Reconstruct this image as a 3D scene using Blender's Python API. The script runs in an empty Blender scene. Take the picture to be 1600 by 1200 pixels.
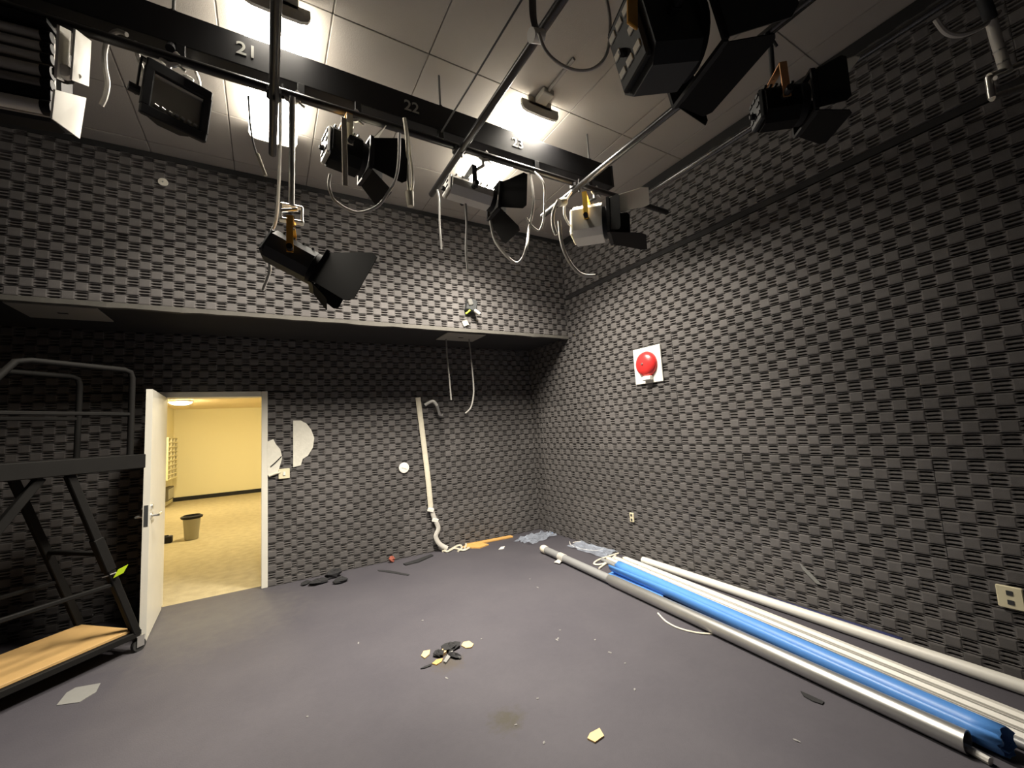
import bpy, math, random
from mathutils import Vector as V, Matrix

random.seed(7)
scn = bpy.context.scene
COL = scn.collection

# ------------------------------------------------------------------ camera
F = 652.25                                    # focal length in pixels of a 1600 px wide frame
R = Matrix(((0.86116824, 0.0, 0.50832004),    # rows: world x, y, z in image axes (right, down, ahead)
            (-0.50476884, 0.11799791, 0.85515198),
            (-0.0599807, -0.99301384, 0.10161605)))
C = V((0, 0, 1.55))
cam_d = bpy.data.cameras.new('camera')
cam_d.sensor_fit = 'HORIZONTAL'; cam_d.sensor_width = 36; cam_d.lens = F / 1600 * 36
cam_d.clip_start = 0.02
cam = bpy.data.objects.new('camera', cam_d); COL.objects.link(cam)
cam.matrix_world = Matrix.Translation(C) @ Matrix((
    (R[0][0], -R[0][1], -R[0][2]), (R[1][0], -R[1][1], -R[1][2]), (R[2][0], -R[2][1], -R[2][2]))).to_4x4()
scn.camera = cam

# ------------------------------------------------------------------ world, exposure
w = bpy.data.worlds.new('world'); scn.world = w; w.use_nodes = True
w.node_tree.nodes['Background'].inputs[0].default_value = (0.9, 0.88, 0.85, 1)
w.node_tree.nodes['Background'].inputs[1].default_value = 0.05
scn.view_settings.view_transform = 'Standard'
scn.view_settings.look = 'None'
scn.view_settings.gamma = 1
scn.view_settings.use_curve_mapping = False
scn.view_settings.exposure = 0.0
TUBE_LIGHT = 24.0          # glow of the studio lamps' diffusers
TUBE_WATT = 185.0          # their light through the downward lens
HALL_LIGHT = 160.0          # lamps of the room behind the door, the seen one and the added ones
TUBE_COL = (1.0, 0.915, 0.78)
HALL_COL = (1.0, 0.84, 0.50)

# ------------------------------------------------------------------ real positions measured along sight lines
def ray(x, y): return R @ V((x - 800, y - 600, F))
def Zp(x, y, z): r = ray(x, y); return C + r * ((z - C.z) / r.z)     # on the horizontal plane z
def Xp(x, y, X): r = ray(x, y); return C + r * (X / r.x)            # on the wall plane x
def Yp(x, y, Y): r = ray(x, y); return C + r * (Y / r.y)            # on the wall plane y
def Dp(x, y, d): return C + ray(x, y) * (d / F)                     # at a distance ahead

XR, YB, YS, ZC, ZS = 3.58, 5.43, 4.43, 4.08, 2.715   # right wall, back wall, soffit face, ceiling, soffit bottom
XL, YN = -3.6, -2.0                                  # left wall, wall behind

# ------------------------------------------------------------------ materials
def mat(name, col, rough=0.6, metal=0.0, noise=0.0, nscale=8.0, bump=0.0, bscale=60.0, rnd=0.0, emit=None, estr=0, alpha=1.0, trans=0.0, spec=0.5):
    m = bpy.data.materials.new(name); m.use_nodes = True
    nt = m.node_tree; b = nt.nodes['Principled BSDF']
    b.inputs['Base Color'].default_value = (*col, 1)
    b.inputs['Roughness'].default_value = rough
    b.inputs['Metallic'].default_value = metal
    b.inputs['Specular IOR Level'].default_value = spec
    b.inputs['Alpha'].default_value = alpha
    b.inputs['Transmission Weight'].default_value = trans
    if emit:
        b.inputs['Emission Color'].default_value = (*emit, 1); b.inputs['Emission Strength'].default_value = estr
    tc = None
    if noise or bump:
        tc = nt.nodes.new('ShaderNodeTexCoord')
    last = None
    if noise:
        n = nt.nodes.new('ShaderNodeTexNoise'); n.inputs['Scale'].default_value = nscale; n.inputs['Detail'].default_value = 5
        nt.links.new(tc.outputs['Object'], n.inputs['Vector'])
        mr = nt.nodes.new('ShaderNodeMapRange'); mr.inputs[3].default_value = 1 - noise; mr.inputs[4].default_value = 1 + noise
        nt.links.new(n.outputs['Fac'], mr.inputs[0]); last = mr.outputs[0]
    if rnd:
        oi = nt.nodes.new('ShaderNodeObjectInfo')
        mr2 = nt.nodes.new('ShaderNodeMapRange'); mr2.inputs[3].default_value = 1 - rnd; mr2.inputs[4].default_value = 1 + rnd
        nt.links.new(oi.outputs['Random'], mr2.inputs[0])
        if last:
            mu = nt.nodes.new('ShaderNodeMath'); mu.operation = 'MULTIPLY'
            nt.links.new(last, mu.inputs[0]); nt.links.new(mr2.outputs[0], mu.inputs[1]); last = mu.outputs[0]
        else: last = mr2.outputs[0]
    if last:
        vm = nt.nodes.new('ShaderNodeVectorMath'); vm.operation = 'SCALE'; vm.inputs[0].default_value = col
        nt.links.new(last, vm.inputs['Scale']); nt.links.new(vm.outputs[0], b.inputs['Base Color'])
    if bump:
        n2 = nt.nodes.new('ShaderNodeTexNoise'); n2.inputs['Scale'].default_value = bscale; n2.inputs['Detail'].default_value = 4
        nt.links.new(tc.outputs['Object'], n2.inputs['Vector'])
        bp = nt.nodes.new('ShaderNodeBump'); bp.inputs['Strength'].default_value = bump; bp.inputs['Distance'].default_value = 0.01
        nt.links.new(n2.outputs['Fac'], bp.inputs['Height']); nt.links.new(bp.outputs['Normal'], b.inputs['Normal'])
    return m

M = {}
M['foam'] = mat('foam', (0.112, 0.105, 0.104), 0.75, noise=0.25, nscale=14, bump=0.25, bscale=220, rnd=0.13, spec=0.35)
M['foam_lip'] = mat('foam_lip', (0.10, 0.095, 0.085), 0.9, noise=0.2, nscale=20)
M['black_wall'] = mat('black_wall', (0.018, 0.017, 0.018), 0.9, noise=0.2, nscale=5)
M['black_trim'] = mat('black_trim', (0.012, 0.012, 0.013), 0.8)
M['tile'] = mat('ceiling_tile', (0.40, 0.375, 0.34), 0.9, noise=0.05, nscale=3, bump=0.15, bscale=160, rnd=0.03, spec=0.2)
M['tbar'] = mat('ceiling_bar', (0.30, 0.285, 0.26), 0.6)
M['white'] = mat('white_paint', (0.78, 0.76, 0.70), 0.5, noise=0.05, nscale=6)
M['frame'] = mat('door_paint', (0.72, 0.70, 0.62), 0.45, noise=0.06, nscale=5)
M['plaster'] = mat('torn_plaster', (0.70, 0.68, 0.60), 0.85, noise=0.15, nscale=18, bump=0.2, bscale=60)
M['ivory'] = mat('ivory_plastic', (0.72, 0.66, 0.46), 0.45)
M['cord'] = mat('cord_grey', (0.52, 0.50, 0.46), 0.55, noise=0.1, nscale=25)
M['cordlight'] = mat('cord_cream', (0.66, 0.62, 0.50), 0.6, noise=0.12, nscale=25)
M['cordmid'] = mat('cord_shaded', (0.20, 0.195, 0.185), 0.6, noise=0.12, nscale=25)  # darker copy of the grey cord, shade put into its colour
M['corddark'] = mat('cord_dark', (0.10, 0.10, 0.10), 0.5)
M['black'] = mat('black_metal', (0.012, 0.012, 0.014), 0.55, spec=0.25, noise=0.2, nscale=10)
M['blackpipe'] = mat('black_pipe', (0.016, 0.015, 0.016), 0.33, noise=0.2, nscale=9)
M['lampgrey'] = mat('lamp_charcoal', (0.045, 0.048, 0.05), 0.6, spec=0.25, noise=0.15, nscale=9)
M['flap'] = mat('flap_black', (0.012, 0.012, 0.012), 0.85, spec=0.12)
M['flaplight'] = mat('flap_cream', (0.62, 0.60, 0.50), 0.5)
M['silver'] = mat('lamp_silver', (0.62, 0.61, 0.58), 0.4, metal=0.35, noise=0.06, nscale=12)
M['bright'] = mat('zinc_steel', (0.72, 0.71, 0.68), 0.28, metal=0.9, noise=0.1, nscale=15)
M['steel'] = mat('pipe_steel', (0.50, 0.50, 0.49), 0.36, metal=0.8, noise=0.15, nscale=7)
M['greypipe'] = mat('pipe_grey', (0.34, 0.345, 0.35), 0.42, metal=0.3, noise=0.15, nscale=5)
M['darksteel'] = mat('dark_steel', (0.09, 0.09, 0.092), 0.26, metal=0.75, noise=0.2, nscale=8)
M['orange'] = mat('orange_paint', (0.85, 0.42, 0.05), 0.45, noise=0.1, nscale=20)
M['yellow'] = mat('yellow_paint', (0.85, 0.55, 0.05), 0.45)
M['copper'] = mat('copper_tube', (0.62, 0.33, 0.16), 0.3, metal=0.8)
M['lime'] = mat('lime_tag', (0.62, 0.85, 0.03), 0.5)
M['glass'] = mat('lamp_glass', (0.26, 0.245, 0.21), 0.15)
M['lens'] = mat('lens_dark', (0.03, 0.03, 0.035), 0.1)
M['filament'] = mat('glint_rib', (0.75, 0.74, 0.70), 0.25, metal=0.6)
M['tubewhite'] = mat('lamp_tube', (0.75, 0.73, 0.67), 0.35)
M['louver'] = mat('grey_reflector', (0.36, 0.34, 0.31), 0.5, metal=0.2)
M['paint_num'] = mat('number_paint', (0.42, 0.42, 0.38), 0.7)
M['red'] = mat('red_enamel', (0.66, 0.035, 0.035), 0.3)
M['wood'] = mat('plywood', (0.52, 0.33, 0.13), 0.6, noise=0.18, nscale=6)
M['lath'] = mat('pine_lath', (0.66, 0.38, 0.12), 0.6, noise=0.15, nscale=15)
M['blue'] = mat('blue_vinyl', (0.09, 0.27, 0.68), 0.42, noise=0.08, nscale=8, bump=0.1, bscale=25)
M['navy'] = mat('navy_cloth', (0.035, 0.045, 0.14), 0.7, noise=0.2, nscale=10)
M['whitetube'] = mat('white_tube', (0.70, 0.685, 0.63), 0.45, noise=0.05, nscale=5)
M['film'] = mat('clear_film', (0.55, 0.62, 0.75), 0.25, alpha=0.35)
M['rag'] = mat('cream_cloth', (0.75, 0.70, 0.58), 0.85, noise=0.12, nscale=20)
M['tan'] = mat('tan_chip', (0.68, 0.48, 0.24), 0.8, noise=0.15, nscale=40)
M['paper'] = mat('grey_paper', (0.22, 0.22, 0.21), 0.8, noise=0.08, nscale=20)
M['whitebit'] = mat('white_scrap', (0.72, 0.70, 0.66), 0.8)
M['lintgrey'] = mat('lint', (0.24, 0.235, 0.23), 0.9)
M['scrap'] = mat('foam_scrap', (0.018, 0.018, 0.02), 0.9, noise=0.3, nscale=30)
M['rust'] = mat('red_scrap', (0.32, 0.09, 0.06), 0.8)
M['rackmetal'] = mat('rack_metal', (0.010, 0.0095, 0.009), 0.7, spec=0.15, noise=0.2, nscale=8)
M['rubber'] = mat('rubber', (0.03, 0.03, 0.03), 0.7)
M['plate'] = mat('soffit_plate', (0.30, 0.285, 0.25), 0.6)
M['hallwall'] = mat('hall_wall', (0.80, 0.74, 0.50), 0.8)
M['hallceil'] = mat('hall_ceiling', (0.80, 0.68, 0.48), 0.85)
M['carpet'] = mat('hall_carpet', (0.42, 0.36, 0.22), 0.95, noise=0.28, nscale=9, bump=0.5, bscale=70)
M['bin'] = mat('bin_grey', (0.42, 0.40, 0.32), 0.5)
M['hole'] = mat('pigeonhole_dark', (0.10, 0.085, 0.05), 0.8)
M['diffuser'] = mat('lamp_diffuser', (0.8, 0.8, 0.76), 0.4, emit=TUBE_COL, estr=TUBE_LIGHT)
M['halllamp'] = mat('hall_lamp', (0.8, 0.8, 0.7), 0.4, emit=HALL_COL, estr=HALL_LIGHT)
M['lampmetal'] = mat('lamp_housing', (0.45, 0.43, 0.38), 0.5)

def floor_material():
    m = mat('studio_floor', (0.125, 0.115, 0.118), 0.75, spec=0.35)
    nt = m.node_tree; b = nt.nodes['Principled BSDF']
    N = nt.nodes.new; L = nt.links.new
    tc = N('ShaderNodeTexCoord')
    def noise(s, d=6, r=0.6):
        n = N('ShaderNodeTexNoise'); n.inputs['Scale'].default_value = s; n.inputs['Detail'].default_value = d
        n.inputs['Roughness'].default_value = r; L(tc.outputs['Object'], n.inputs['Vector']); return n
    n1, n2 = noise(1.3), noise(26, 8, 0.7)
    ad = N('ShaderNodeMath'); ad.operation = 'MULTIPLY_ADD'; ad.inputs[1].default_value = 0.35
    L(n2.outputs['Fac'], ad.inputs[0]); L(n1.outputs['Fac'], ad.inputs[2])
    ramp = N('ShaderNodeValToRGB')
    ramp.color_ramp.elements[0].position = 0.42; ramp.color_ramp.elements[0].color = (0.058, 0.054, 0.066, 1)
    ramp.color_ramp.elements[1].position = 0.95; ramp.color_ramp.elements[1].color = (0.080, 0.075, 0.087, 1)
    L(ad.outputs[0], ramp.inputs[0])
    col = ramp.outputs[0]
    def blotch(col, x, y, r, c, soft=0.5, amt=0.8):      # a stain with its own ragged outline
        vm = N('ShaderNodeVectorMath'); vm.operation = 'SUBTRACT'; vm.inputs[1].default_value = (x, y, 0)
        L(tc.outputs['Object'], vm.inputs[0])
        ln = N('ShaderNodeVectorMath'); ln.operation = 'LENGTH'; L(vm.outputs[0], ln.inputs[0])
        nn = noise(7 / max(r, .1) * 0.3 + 6)
        a = N('ShaderNodeMath'); a.operation = 'MULTIPLY_ADD'; a.inputs[1].default_value = r * 1.6
        L(nn.outputs['Fac'], a.inputs[0]); L(ln.outputs['Value'], a.inputs[2])
        mr = N('ShaderNodeMapRange'); mr.inputs[1].default_value = r * (1.3 + soft); mr.inputs[2].default_value = r * (1.3 - soft * .6)
        mr.inputs[3].default_value = 0; mr.inputs[4].default_value = amt
        L(a.outputs[0], mr.inputs[0])
        mx = N('ShaderNodeMix'); mx.data_type = 'RGBA'; mx.inputs[7].default_value = (*c, 1)
        L(mr.outputs[0], mx.inputs[0]); L(col, mx.inputs[6]); return mx.outputs[2]
    p = Zp(792, 1125, 0); col = blotch(col, p.x, p.y, 0.12, (0.052, 0.046, 0.030), 0.5, 0.75)
    p = Zp(700, 1035, 0); col = blotch(col, p.x, p.y, 0.14, (0.07, 0.056, 0.036), 0.5, 0.6)
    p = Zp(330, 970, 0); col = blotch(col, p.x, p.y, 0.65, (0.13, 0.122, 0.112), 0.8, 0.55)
    L(col, b.inputs['Base Color'])
    bp = N('ShaderNodeBump'); bp.inputs['Strength'].default_value = 0.25; bp.inputs['Distance'].default_value = 0.006
    n3 = noise(140, 3); L(n3.outputs['Fac'], bp.inputs['Height']); L(bp.outputs['Normal'], b.inputs['Normal'])
    return m
M['floor'] = floor_material()

# ------------------------------------------------------------------ mesh helpers
class MB:
    def __init__(s): s.v = []; s.f = []
    def add(s, vs, fs):
        n = len(s.v); s.v += [V(a) for a in vs]; s.f += [tuple(i + n for i in f) for f in fs]; return s
    def box(s, c, size, rot=None, bev=0.0):
        c = V(c); h = V(size) / 2; rot = rot or Matrix.Identity(3)
        if bev <= 0:
            vs = [c + rot @ V((sx * h.x, sy * h.y, sz * h.z)) for sz in (-1, 1) for sx, sy in ((-1, -1), (1, -1), (1, 1), (-1, 1))]
            return s.add(vs, [(3, 2, 1, 0), (4, 5, 6, 7), (0, 1, 5, 4), (1, 2, 6, 5), (2, 3, 7, 6), (3, 0, 4, 7)])
        b = min(bev, h.x * .9, h.y * .9, h.z * .9)
        def ring(ix, iy, z): 
            x, y = h.x - ix, h.y - iy
            return [c + rot @ V(p) for p in ((-x + b, -y, z), (x - b, -y, z), (x, -y + b, z), (x, y - b, z), (x - b, y, z), (-x + b, y, z), (-x, y - b, z), (-x, -y + b, z))]
        rs = ring(b, b, -h.z) + ring(0, 0, -h.z + b) + ring(0, 0, h.z - b) + ring(b, b, h.z)
        fs = [tuple(range(7, -1, -1)), tuple(range(24, 32))]
        for k in range(3):
            for i in range(8):
                j = (i + 1) % 8; fs.append((k * 8 + i, k * 8 + j, k * 8 + 8 + j, k * 8 + 8 + i))
        return s.add(rs, fs)
    def b2(s, x0, x1, y0, y1, z0, z1, bev=0):
        return s.box(((x0 + x1) / 2, (y0 + y1) / 2, (z0 + z1) / 2), (x1 - x0, y1 - y0, z1 - z0), None, bev)
    def cyl(s, p0, p1, r, n=16, r1=None, caps=True):
        p0, p1 = V(p0), V(p1); r1 = r if r1 is None else r1
        a = (p1 - p0).normalized(); t = V((0, 0, 1)) if abs(a.z) < .9 else V((1, 0, 0))
        e = a.cross(t).normalized(); g = a.cross(e)
        vs = []
        for p, q in ((p0, r), (p1, r1)):
            vs += [p + (e * math.cos(2 * math.pi * i / n) + g * math.sin(2 * math.pi * i / n)) * q for i in range(n)]
        fs = [(i, (i + 1) % n, n + (i + 1) % n, n + i) for i in range(n)]
        if caps: fs += [tuple(range(n - 1, -1, -1)), tuple(range(n, 2 * n))]
        return s.add(vs, fs)
    def tube(s, pts, r, n=8, closed=False, flat=1.0):
        pts = [V(p) for p in pts]; m = len(pts); vs = []; prev = None
        for i, p in enumerate(pts):
            a = (pts[min(i + 1, m - 1)] - pts[max(i - 1, 0)]).normalized()
            if prev is None:
                t = V((0, 0, 1)) if abs(a.z) < .8 else V((0, 1, 0)); e = a.cross(t).normalized()
            else: e = (prev - a * prev.dot(a)).normalized()
            prev = e; g = a.cross(e); rr = r[i] if isinstance(r, (list, tuple)) else r
            vs += [p + (e * math.cos(2 * math.pi * k / n) + g * math.sin(2 * math.pi * k / n) * flat) * rr for k in range(n)]
        fs = [(i * n + k, i * n + (k + 1) % n, (i + 1) * n + (k + 1) % n, (i + 1) * n + k) for i in range(m - 1) for k in range(n)]
        fs += [tuple(range(n - 1, -1, -1)), tuple(range((m - 1) * n, m * n))]
        return s.add(vs, fs)
    def prism(s, poly, off):
        poly = [V(p) for p in poly]; off = V(off); n = len(poly)
        fs = [tuple(range(n)), tuple(range(2 * n - 1, n - 1, -1))] + [(i, n + i, n + (i + 1) % n, (i + 1) % n) for i in range(n)]
        return s.add(poly + [p + off for p in poly], fs)
    def lathe(s, o, axis, prof, n=24):
        o = V(o); a = V(axis).normalized(); t = V((0, 0, 1)) if abs(a.z) < .9 else V((1, 0, 0))
        e = a.cross(t).normalized(); g = a.cross(e); vs = []
        for r, h in prof:
            vs += [o + a * h + (e * math.cos(2 * math.pi * i / n) + g * math.sin(2 * math.pi * i / n)) * max(r, 1e-4) for i in range(n)]
        m = len(prof)
        fs = [(k * n + i, k * n + (i + 1) % n, (k + 1) * n + (i + 1) % n, (k + 1) * n + i) for k in range(m - 1) for i in range(n)]
        fs += [tuple(range(n - 1, -1, -1)), tuple(range((m - 1) * n, m * n))]
        return s.add(vs, fs)
    def mesh(s, name, m, org=(0, 0, 0), smooth=False):
        me = bpy.data.meshes.new(name); o = V(org)
        me.from_pydata([tuple(p - o) for p in s.v], [], s.f); me.update()
        import bmesh
        bm = bmesh.new(); bm.from_mesh(me); bmesh.ops.recalc_face_normals(bm, faces=bm.faces); bm.to_mesh(me); bm.free()
        me.materials.append(m)
        if smooth:
            for p in me.polygons: p.use_smooth = True
            me.set_sharp_from_angle(angle=math.radians(42))
        return me
    def build(s, name, m, parent=None, org=None, smooth=False):
        if org is None: org = parent.get('_org', (0, 0, 0)) if parent else (0, 0, 0)
        me = s.mesh(name, m, org, smooth)
        o = bpy.data.objects.new(name, me); COL.objects.link(o)
        if parent: 
            o.parent = parent; o['_org'] = list(org)
        else: o.location = org; o['_org'] = list(org)
        return o

def tag(o, label, cat, group=None):
    o['label'] = label; o['category'] = cat
    if group: o['group'] = group
    return o
def thing(name, label, cat, loc, group=None):
    o = bpy.data.objects.new(name, None); COL.objects.link(o); o.location = loc; o.empty_display_size = .1
    o['_org'] = list(loc); return tag(o, label, cat, group)
def struct(o): o['kind'] = 'structure'; return o
def smoothpath(pts, k=6):
    pts = [V(p) for p in pts]; out = []
    for i in range(len(pts) - 1):
        p0, p1, p2, p3 = pts[max(i - 1, 0)], pts[i], pts[i + 1], pts[min(i + 2, len(pts) - 1)]
        for j in range(k):
            t = j / k
            out.append(.5 * ((2 * p1) + (p2 - p0) * t + (2 * p0 - 5 * p1 + 4 * p2 - p3) * t * t + (3 * p1 - p0 - 3 * p2 + p3) * t ** 3))
    return out + [pts[-1]]

# ------------------------------------------------------------------ room shell
fl = struct(MB().b2(XL - .1, XR + .1, YN - .1, YB + .06, -.1, 0).build('floor', M['floor']))
ceil = struct(MB().b2(XL - .1, XR + .1, YN - .1, YB + .12, ZC + .03, ZC + .12).build('ceiling', M['black_trim']))
wr = struct(MB().b2(XR, XR + .12, YN - .1, YB + .12, 0, ZC + .03).build('wall_right', M['black_wall']))
wl = struct(MB().b2(XL - .12, XL, YN - .1, YB + .12, 0, ZC + .03).build('wall_left', M['black_wall']))
wn = struct(MB().b2(XL, XR, YN - .12, YN, 0, ZC + .03).build('wall_near', M['black_wall']))
DX0, DX1, DZ = -0.94, 0.02, 2.11          # outer edges of the door frame
m = MB(); m.b2(XL, DX0 + .03, YB, YB + .12, 0, ZC + .03); m.b2(DX1 - .03, XR, YB, YB + .12, 0, ZC + .03); m.b2(DX0 + .03, DX1 - .03, YB, YB + .12, DZ - .03, ZC + .03)
wb = struct(m.build('wall_back', M['black_wall']))
ws = struct(MB().b2(XL, XR, YS, YB, ZS, ZC + .03).build('wall_soffit', M['black_wall']))
m = MB(); random.seed(3)
n = 60; vs = []                            # the ragged foam lip along the soffit's lower edge
for i in range(n + 1):
    x = XL + (XR - XL - .002) * i / n; d = random.uniform(-.006, .006)
    vs.append([(x, YS - .045 + d, ZS - .028 + d), (x, YS - .045 + d, ZS + .012), (x, YS, ZS + .012), (x, YS, ZS - .028 + d)])
m.add([p for q in vs for p in q], [(i * 4 + k, i * 4 + (k + 1) % 4, i * 4 + 4 + (k + 1) % 4, i * 4 + 4 + k) for i in range(n) for k in range(4)] + [(0, 1, 2, 3), (n * 4 + 3, n * 4 + 2, n * 4 + 1, n * 4)])
struct(m.build('trim_1', M['foam_lip']))
struct(MB().b2(XR - .03, XR, YN, YS, 3.99, ZC).build('trim_2', M['black_trim']))
struct(MB().b2(XL, XR - .03, YS - .03, YS, 4.03, ZC).build('trim_3', M['black_trim']))
struct(MB().b2(XR - .02, XR, YN, YS, 3.237, 3.283).build('trim_4', M['black_wall']))

# foam panels: a basket pattern of raised pads and ribbed cells, 75 mm each
CELL = 0.075; PCACHE = {}
def panel_mesh(w, h, ph):
    key = (round(w, 3), round(h, 3), ph)
    if key in PCACHE: return PCACHE[key]
    m = MB(); g = .0015
    def frustum(x0, x1, y0, y1, z0, z1, ix, iy):
        vs = [(x0, y0, z0), (x1, y0, z0), (x1, y1, z0), (x0, y1, z0), (x0 + ix, y0 + iy, z1), (x1 - ix, y0 + iy, z1), (x1 - ix, y1 - iy, z1), (x0 + ix, y1 - iy, z1)]
        m.add(vs, [(4, 5, 6, 7), (0, 1, 5, 4), (1, 2, 6, 5), (2, 3, 7, 6), (3, 0, 4, 7)])
    def ribs(x0, x1, y0, y1):                       # three lens-shaped slots cut into the cell
        st = [(0, .002, .022, .030), (.18, .0078, .001, .028), (.82, .0078, .001, .028), (1, .002, .022, .030)]; vs = []; hh = (y1 - y0) / 3
        for fx, hw, dz, tz in st:
            x = x0 + (x1 - x0) * fx; col = [(x, y0 + .001, .014), (x, y0 + .003, tz)]
            for k in range(3):
                c = y0 + hh * (k + .5); col += [(x, c - hw, tz), (x, c, dz), (x, c + hw, tz)]
            vs += col + [(x, y1 - .003, tz), (x, y1 - .001, .014)]
        n = 13
        m.add(vs, [(a * n + k, a * n + n + k, a * n + n + k + 1, a * n + k + 1) for a in range(3) for k in range(n - 1)])
    m.add([(g, g, 0), (w - g, g, 0), (w - g, h - g, 0), (g, h - g, 0), (g, g, .018), (w - g, g, .018), (w - g, h - g, .018), (g, h - g, .018)],
          [(0, 1, 5, 4), (1, 2, 6, 5), (2, 3, 7, 6), (3, 0, 4, 7)])
    j = 0
    while j * CELL < h - .01:
        y0, y1 = j * CELL, min((j + 1) * CELL, h - g); i = 0
        while i * CELL < w - .01:
            x0, x1 = i * CELL, min((i + 1) * CELL, w - g)
            if x1 - x0 > .012 and y1 - y0 > .012:
                if (i + j + ph) % 2 == 0:
                    frustum(x0, x1, y0 + .001, y1 - .001, .014, .030, .0, .0035)
                    frustum(x0, x1, y0 + .0045, y1 - .0045, .030, .0325, .006, .008)
                else:
                    ribs(x0, x1, y0, y1)
            i += 1
        j += 1
    PCACHE[key] = m.mesh('acoustic_panel', M['foam']); return PCACHE[key]

def subtract(r, h):
    x0, x1, y0, y1 = r; a0, a1, b0, b1 = h
    if x1 <= a0 or x0 >= a1 or y1 <= b0 or y0 >= b1: return [r]
    out = []
    if y1 > b1: out.append((x0, x1, b1, y1))
    t = min(y1, b1)
    if x0 < a0: out.append((x0, a0, y0, t))
    if x1 > a1: out.append((a1, x1, y0, t))
    return out
def foam_wall(wall, o, ud, nd, us, vs, hole=None):
    ud, nd = V(ud), V(nd); rot = Matrix((ud, V((0, 0, 1)), nd)).transposed()
    for i in range(len(us) - 1):
        for j in range(len(vs) - 1):
            rects = [(us[i], us[i + 1], vs[j], vs[j + 1])]
            if hole: rects = [q for r in rects for q in subtract(r, hole)]
            for (a, b, c, d) in rects:
                if b - a < .03 or d - c < .03: continue
                ph = 0 if i % 2 == j % 2 or True else 1
                ob = bpy.data.objects.new('acoustic_panel', panel_mesh(b - a, d - c, ph)); COL.objects.link(ob)
                e = random.uniform(-.003, .004)
                ob.matrix_world = Matrix.Translation(V(o) + ud * a + V((0, 0, c)) + nd * (.002 + max(e, 0))) @ (rot @ Matrix.Rotation(random.uniform(-.0015, .0015), 3, 'Z')).to_4x4()
                ob.parent = wall
def seams(first, lo, hi, step=.6):
    s = [lo]; x = first + math.ceil((lo - first + .02) / step) * step
    while x < hi - .02: s.append(x); x += step
    return s + [hi]
random.seed(11)
# right wall: u runs towards the camera (-y)
foam_wall(wr, (XR, 0, 0), (0, -1, 0), (-1, 0, 0), seams(-.95, -YB + .036, 1.45), [0, .6, 1.2, 1.8, 2.4, 3.0, 3.235])
foam_wall(wr, (XR, 0, 0), (0, -1, 0), (-1, 0, 0), seams(-.95, -YS + .036, 1.45), [3.285, 3.885, 3.99])
foam_wall(wb, (0, YB, 0), (1, 0, 0), (0, -1, 0), seams(.3, -3.6, XR), [0, .6, 1.2, 1.8, 2.4, ZS], hole=(DX0, DX1, -1, DZ))
foam_wall(ws, (0, YS, 0), (1, 0, 0), (0, -1, 0), seams(0, -3.6, XR), [ZS + .012, ZS + .6, ZS + 1.2, 4.03])

# ceiling tiles on a visible grid
xs = [XL] + [-.25 + .6 * k for k in range(-5, 7) if XL < -.25 + .6 * k < XR - .05] + [XR]
ys = [YN, -1.22, 0.0, 1.22, 2.43, 3.64, 4.25, YS]
tcache = {}
for i in range(len(xs) - 1):
    for j in range(len(ys) - 1):
        key = (round(xs[i + 1] - xs[i], 3), round(ys[j + 1] - ys[j], 3))
        if key not in tcache:
            tcache[key] = MB().box((0, 0, 0), (key[0] - .007, key[1] - .007, .02), None, .003).mesh('ceiling_tile', M['tile'])
        o = bpy.data.objects.new('ceiling_tile', tcache[key]); COL.objects.link(o); o.parent = ceil
        o.location = ((xs[i] + xs[i + 1]) / 2, (ys[j] + ys[j + 1]) / 2, ZC + .012 + random.uniform(0, .003))
for x in xs[1:-1]: MB().b2(x - .012, x + .012, YN, YS, ZC + .010, ZC + .03).build('grid_runner', M['tbar'], ceil)
for y in ys[1:-1]: MB().b2(XL, XR, y - .012, y + .012, ZC + .010, ZC + .03).build('grid_runner', M['tbar'], ceil)
for x0, x1, y0, y1 in ((1.86, 2.37, 4.55, 4.95), (-1.70, -1.18, 4.53, 4.97)):
    pl = MB().b2(x0, x1, y0, y1, ZS - .012, ZS, .003).build('access_plate', M['plate'], None, ((x0 + x1) / 2, (y0 + y1) / 2, ZS))
    MB().b2((x0 + x1) / 2 - .03, (x0 + x1) / 2 + .03, (y0 + y1) / 2 - .012, (y0 + y1) / 2 + .012, ZS - .016, ZS - .012).build('latch', M['black'], pl)
    tag(pl, 'pale square cover plate with two cords hanging under the soffit' if x0 > 0 else 'dim cover plate under the soffit above the rolling platform', 'cover plate')

# door frame, leaf and threshold
fr = struct(MB().b2(DX1 - .06, DX1, YB - .045, YB + .13, 0, DZ, .004).build('trim_5', M['frame']))
struct(MB().b2(DX0, DX0 + .06, YB - .045, YB + .13, 0, DZ, .004).build('trim_6', M['frame']))
struct(MB().b2(DX0 + .06, DX1 - .06, YB - .045, YB + .13, DZ - .06, DZ, .004).build('trim_7', M['frame']))
h0, h1 = V((-.885, YB - .05, 0)), V((-.85, 4.60, 0)); a = (h1 - h0).normalized(); nrm = V((-a.y, a.x, 0))
leaf = MB().prism([h0 + nrm * .022 + V((0, 0, .012)), h1 + nrm * .022 + V((0, 0, .012)), h1 - nrm * .022 + V((0, 0, .012)), h0 - nrm * .022 + V((0, 0, .012))], (0, 0, 2.04)).build('door_1', M['frame'], None, h0)
struct(leaf)
mid = h1 - a * .065 + V((0, 0, .99))
for sgn in (1, -1):
    hd = MB(); b = mid + nrm * sgn * .022
    hd.cyl(b, b + nrm * sgn * .01, .028, 18); hd.cyl(b, b + nrm * sgn * .055, .010, 12); hd.cyl(b + nrm * sgn * .05 + a * .01, b + nrm * sgn * .05 - a * .12, .009, 12)
    hd.cyl(b + V((0, 0, .075)), b + nrm * sgn * .014 + V((0, 0, .075)), .022, 16)
    hd.build('door_handle', M['bright'], leaf, h0, True)
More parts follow.
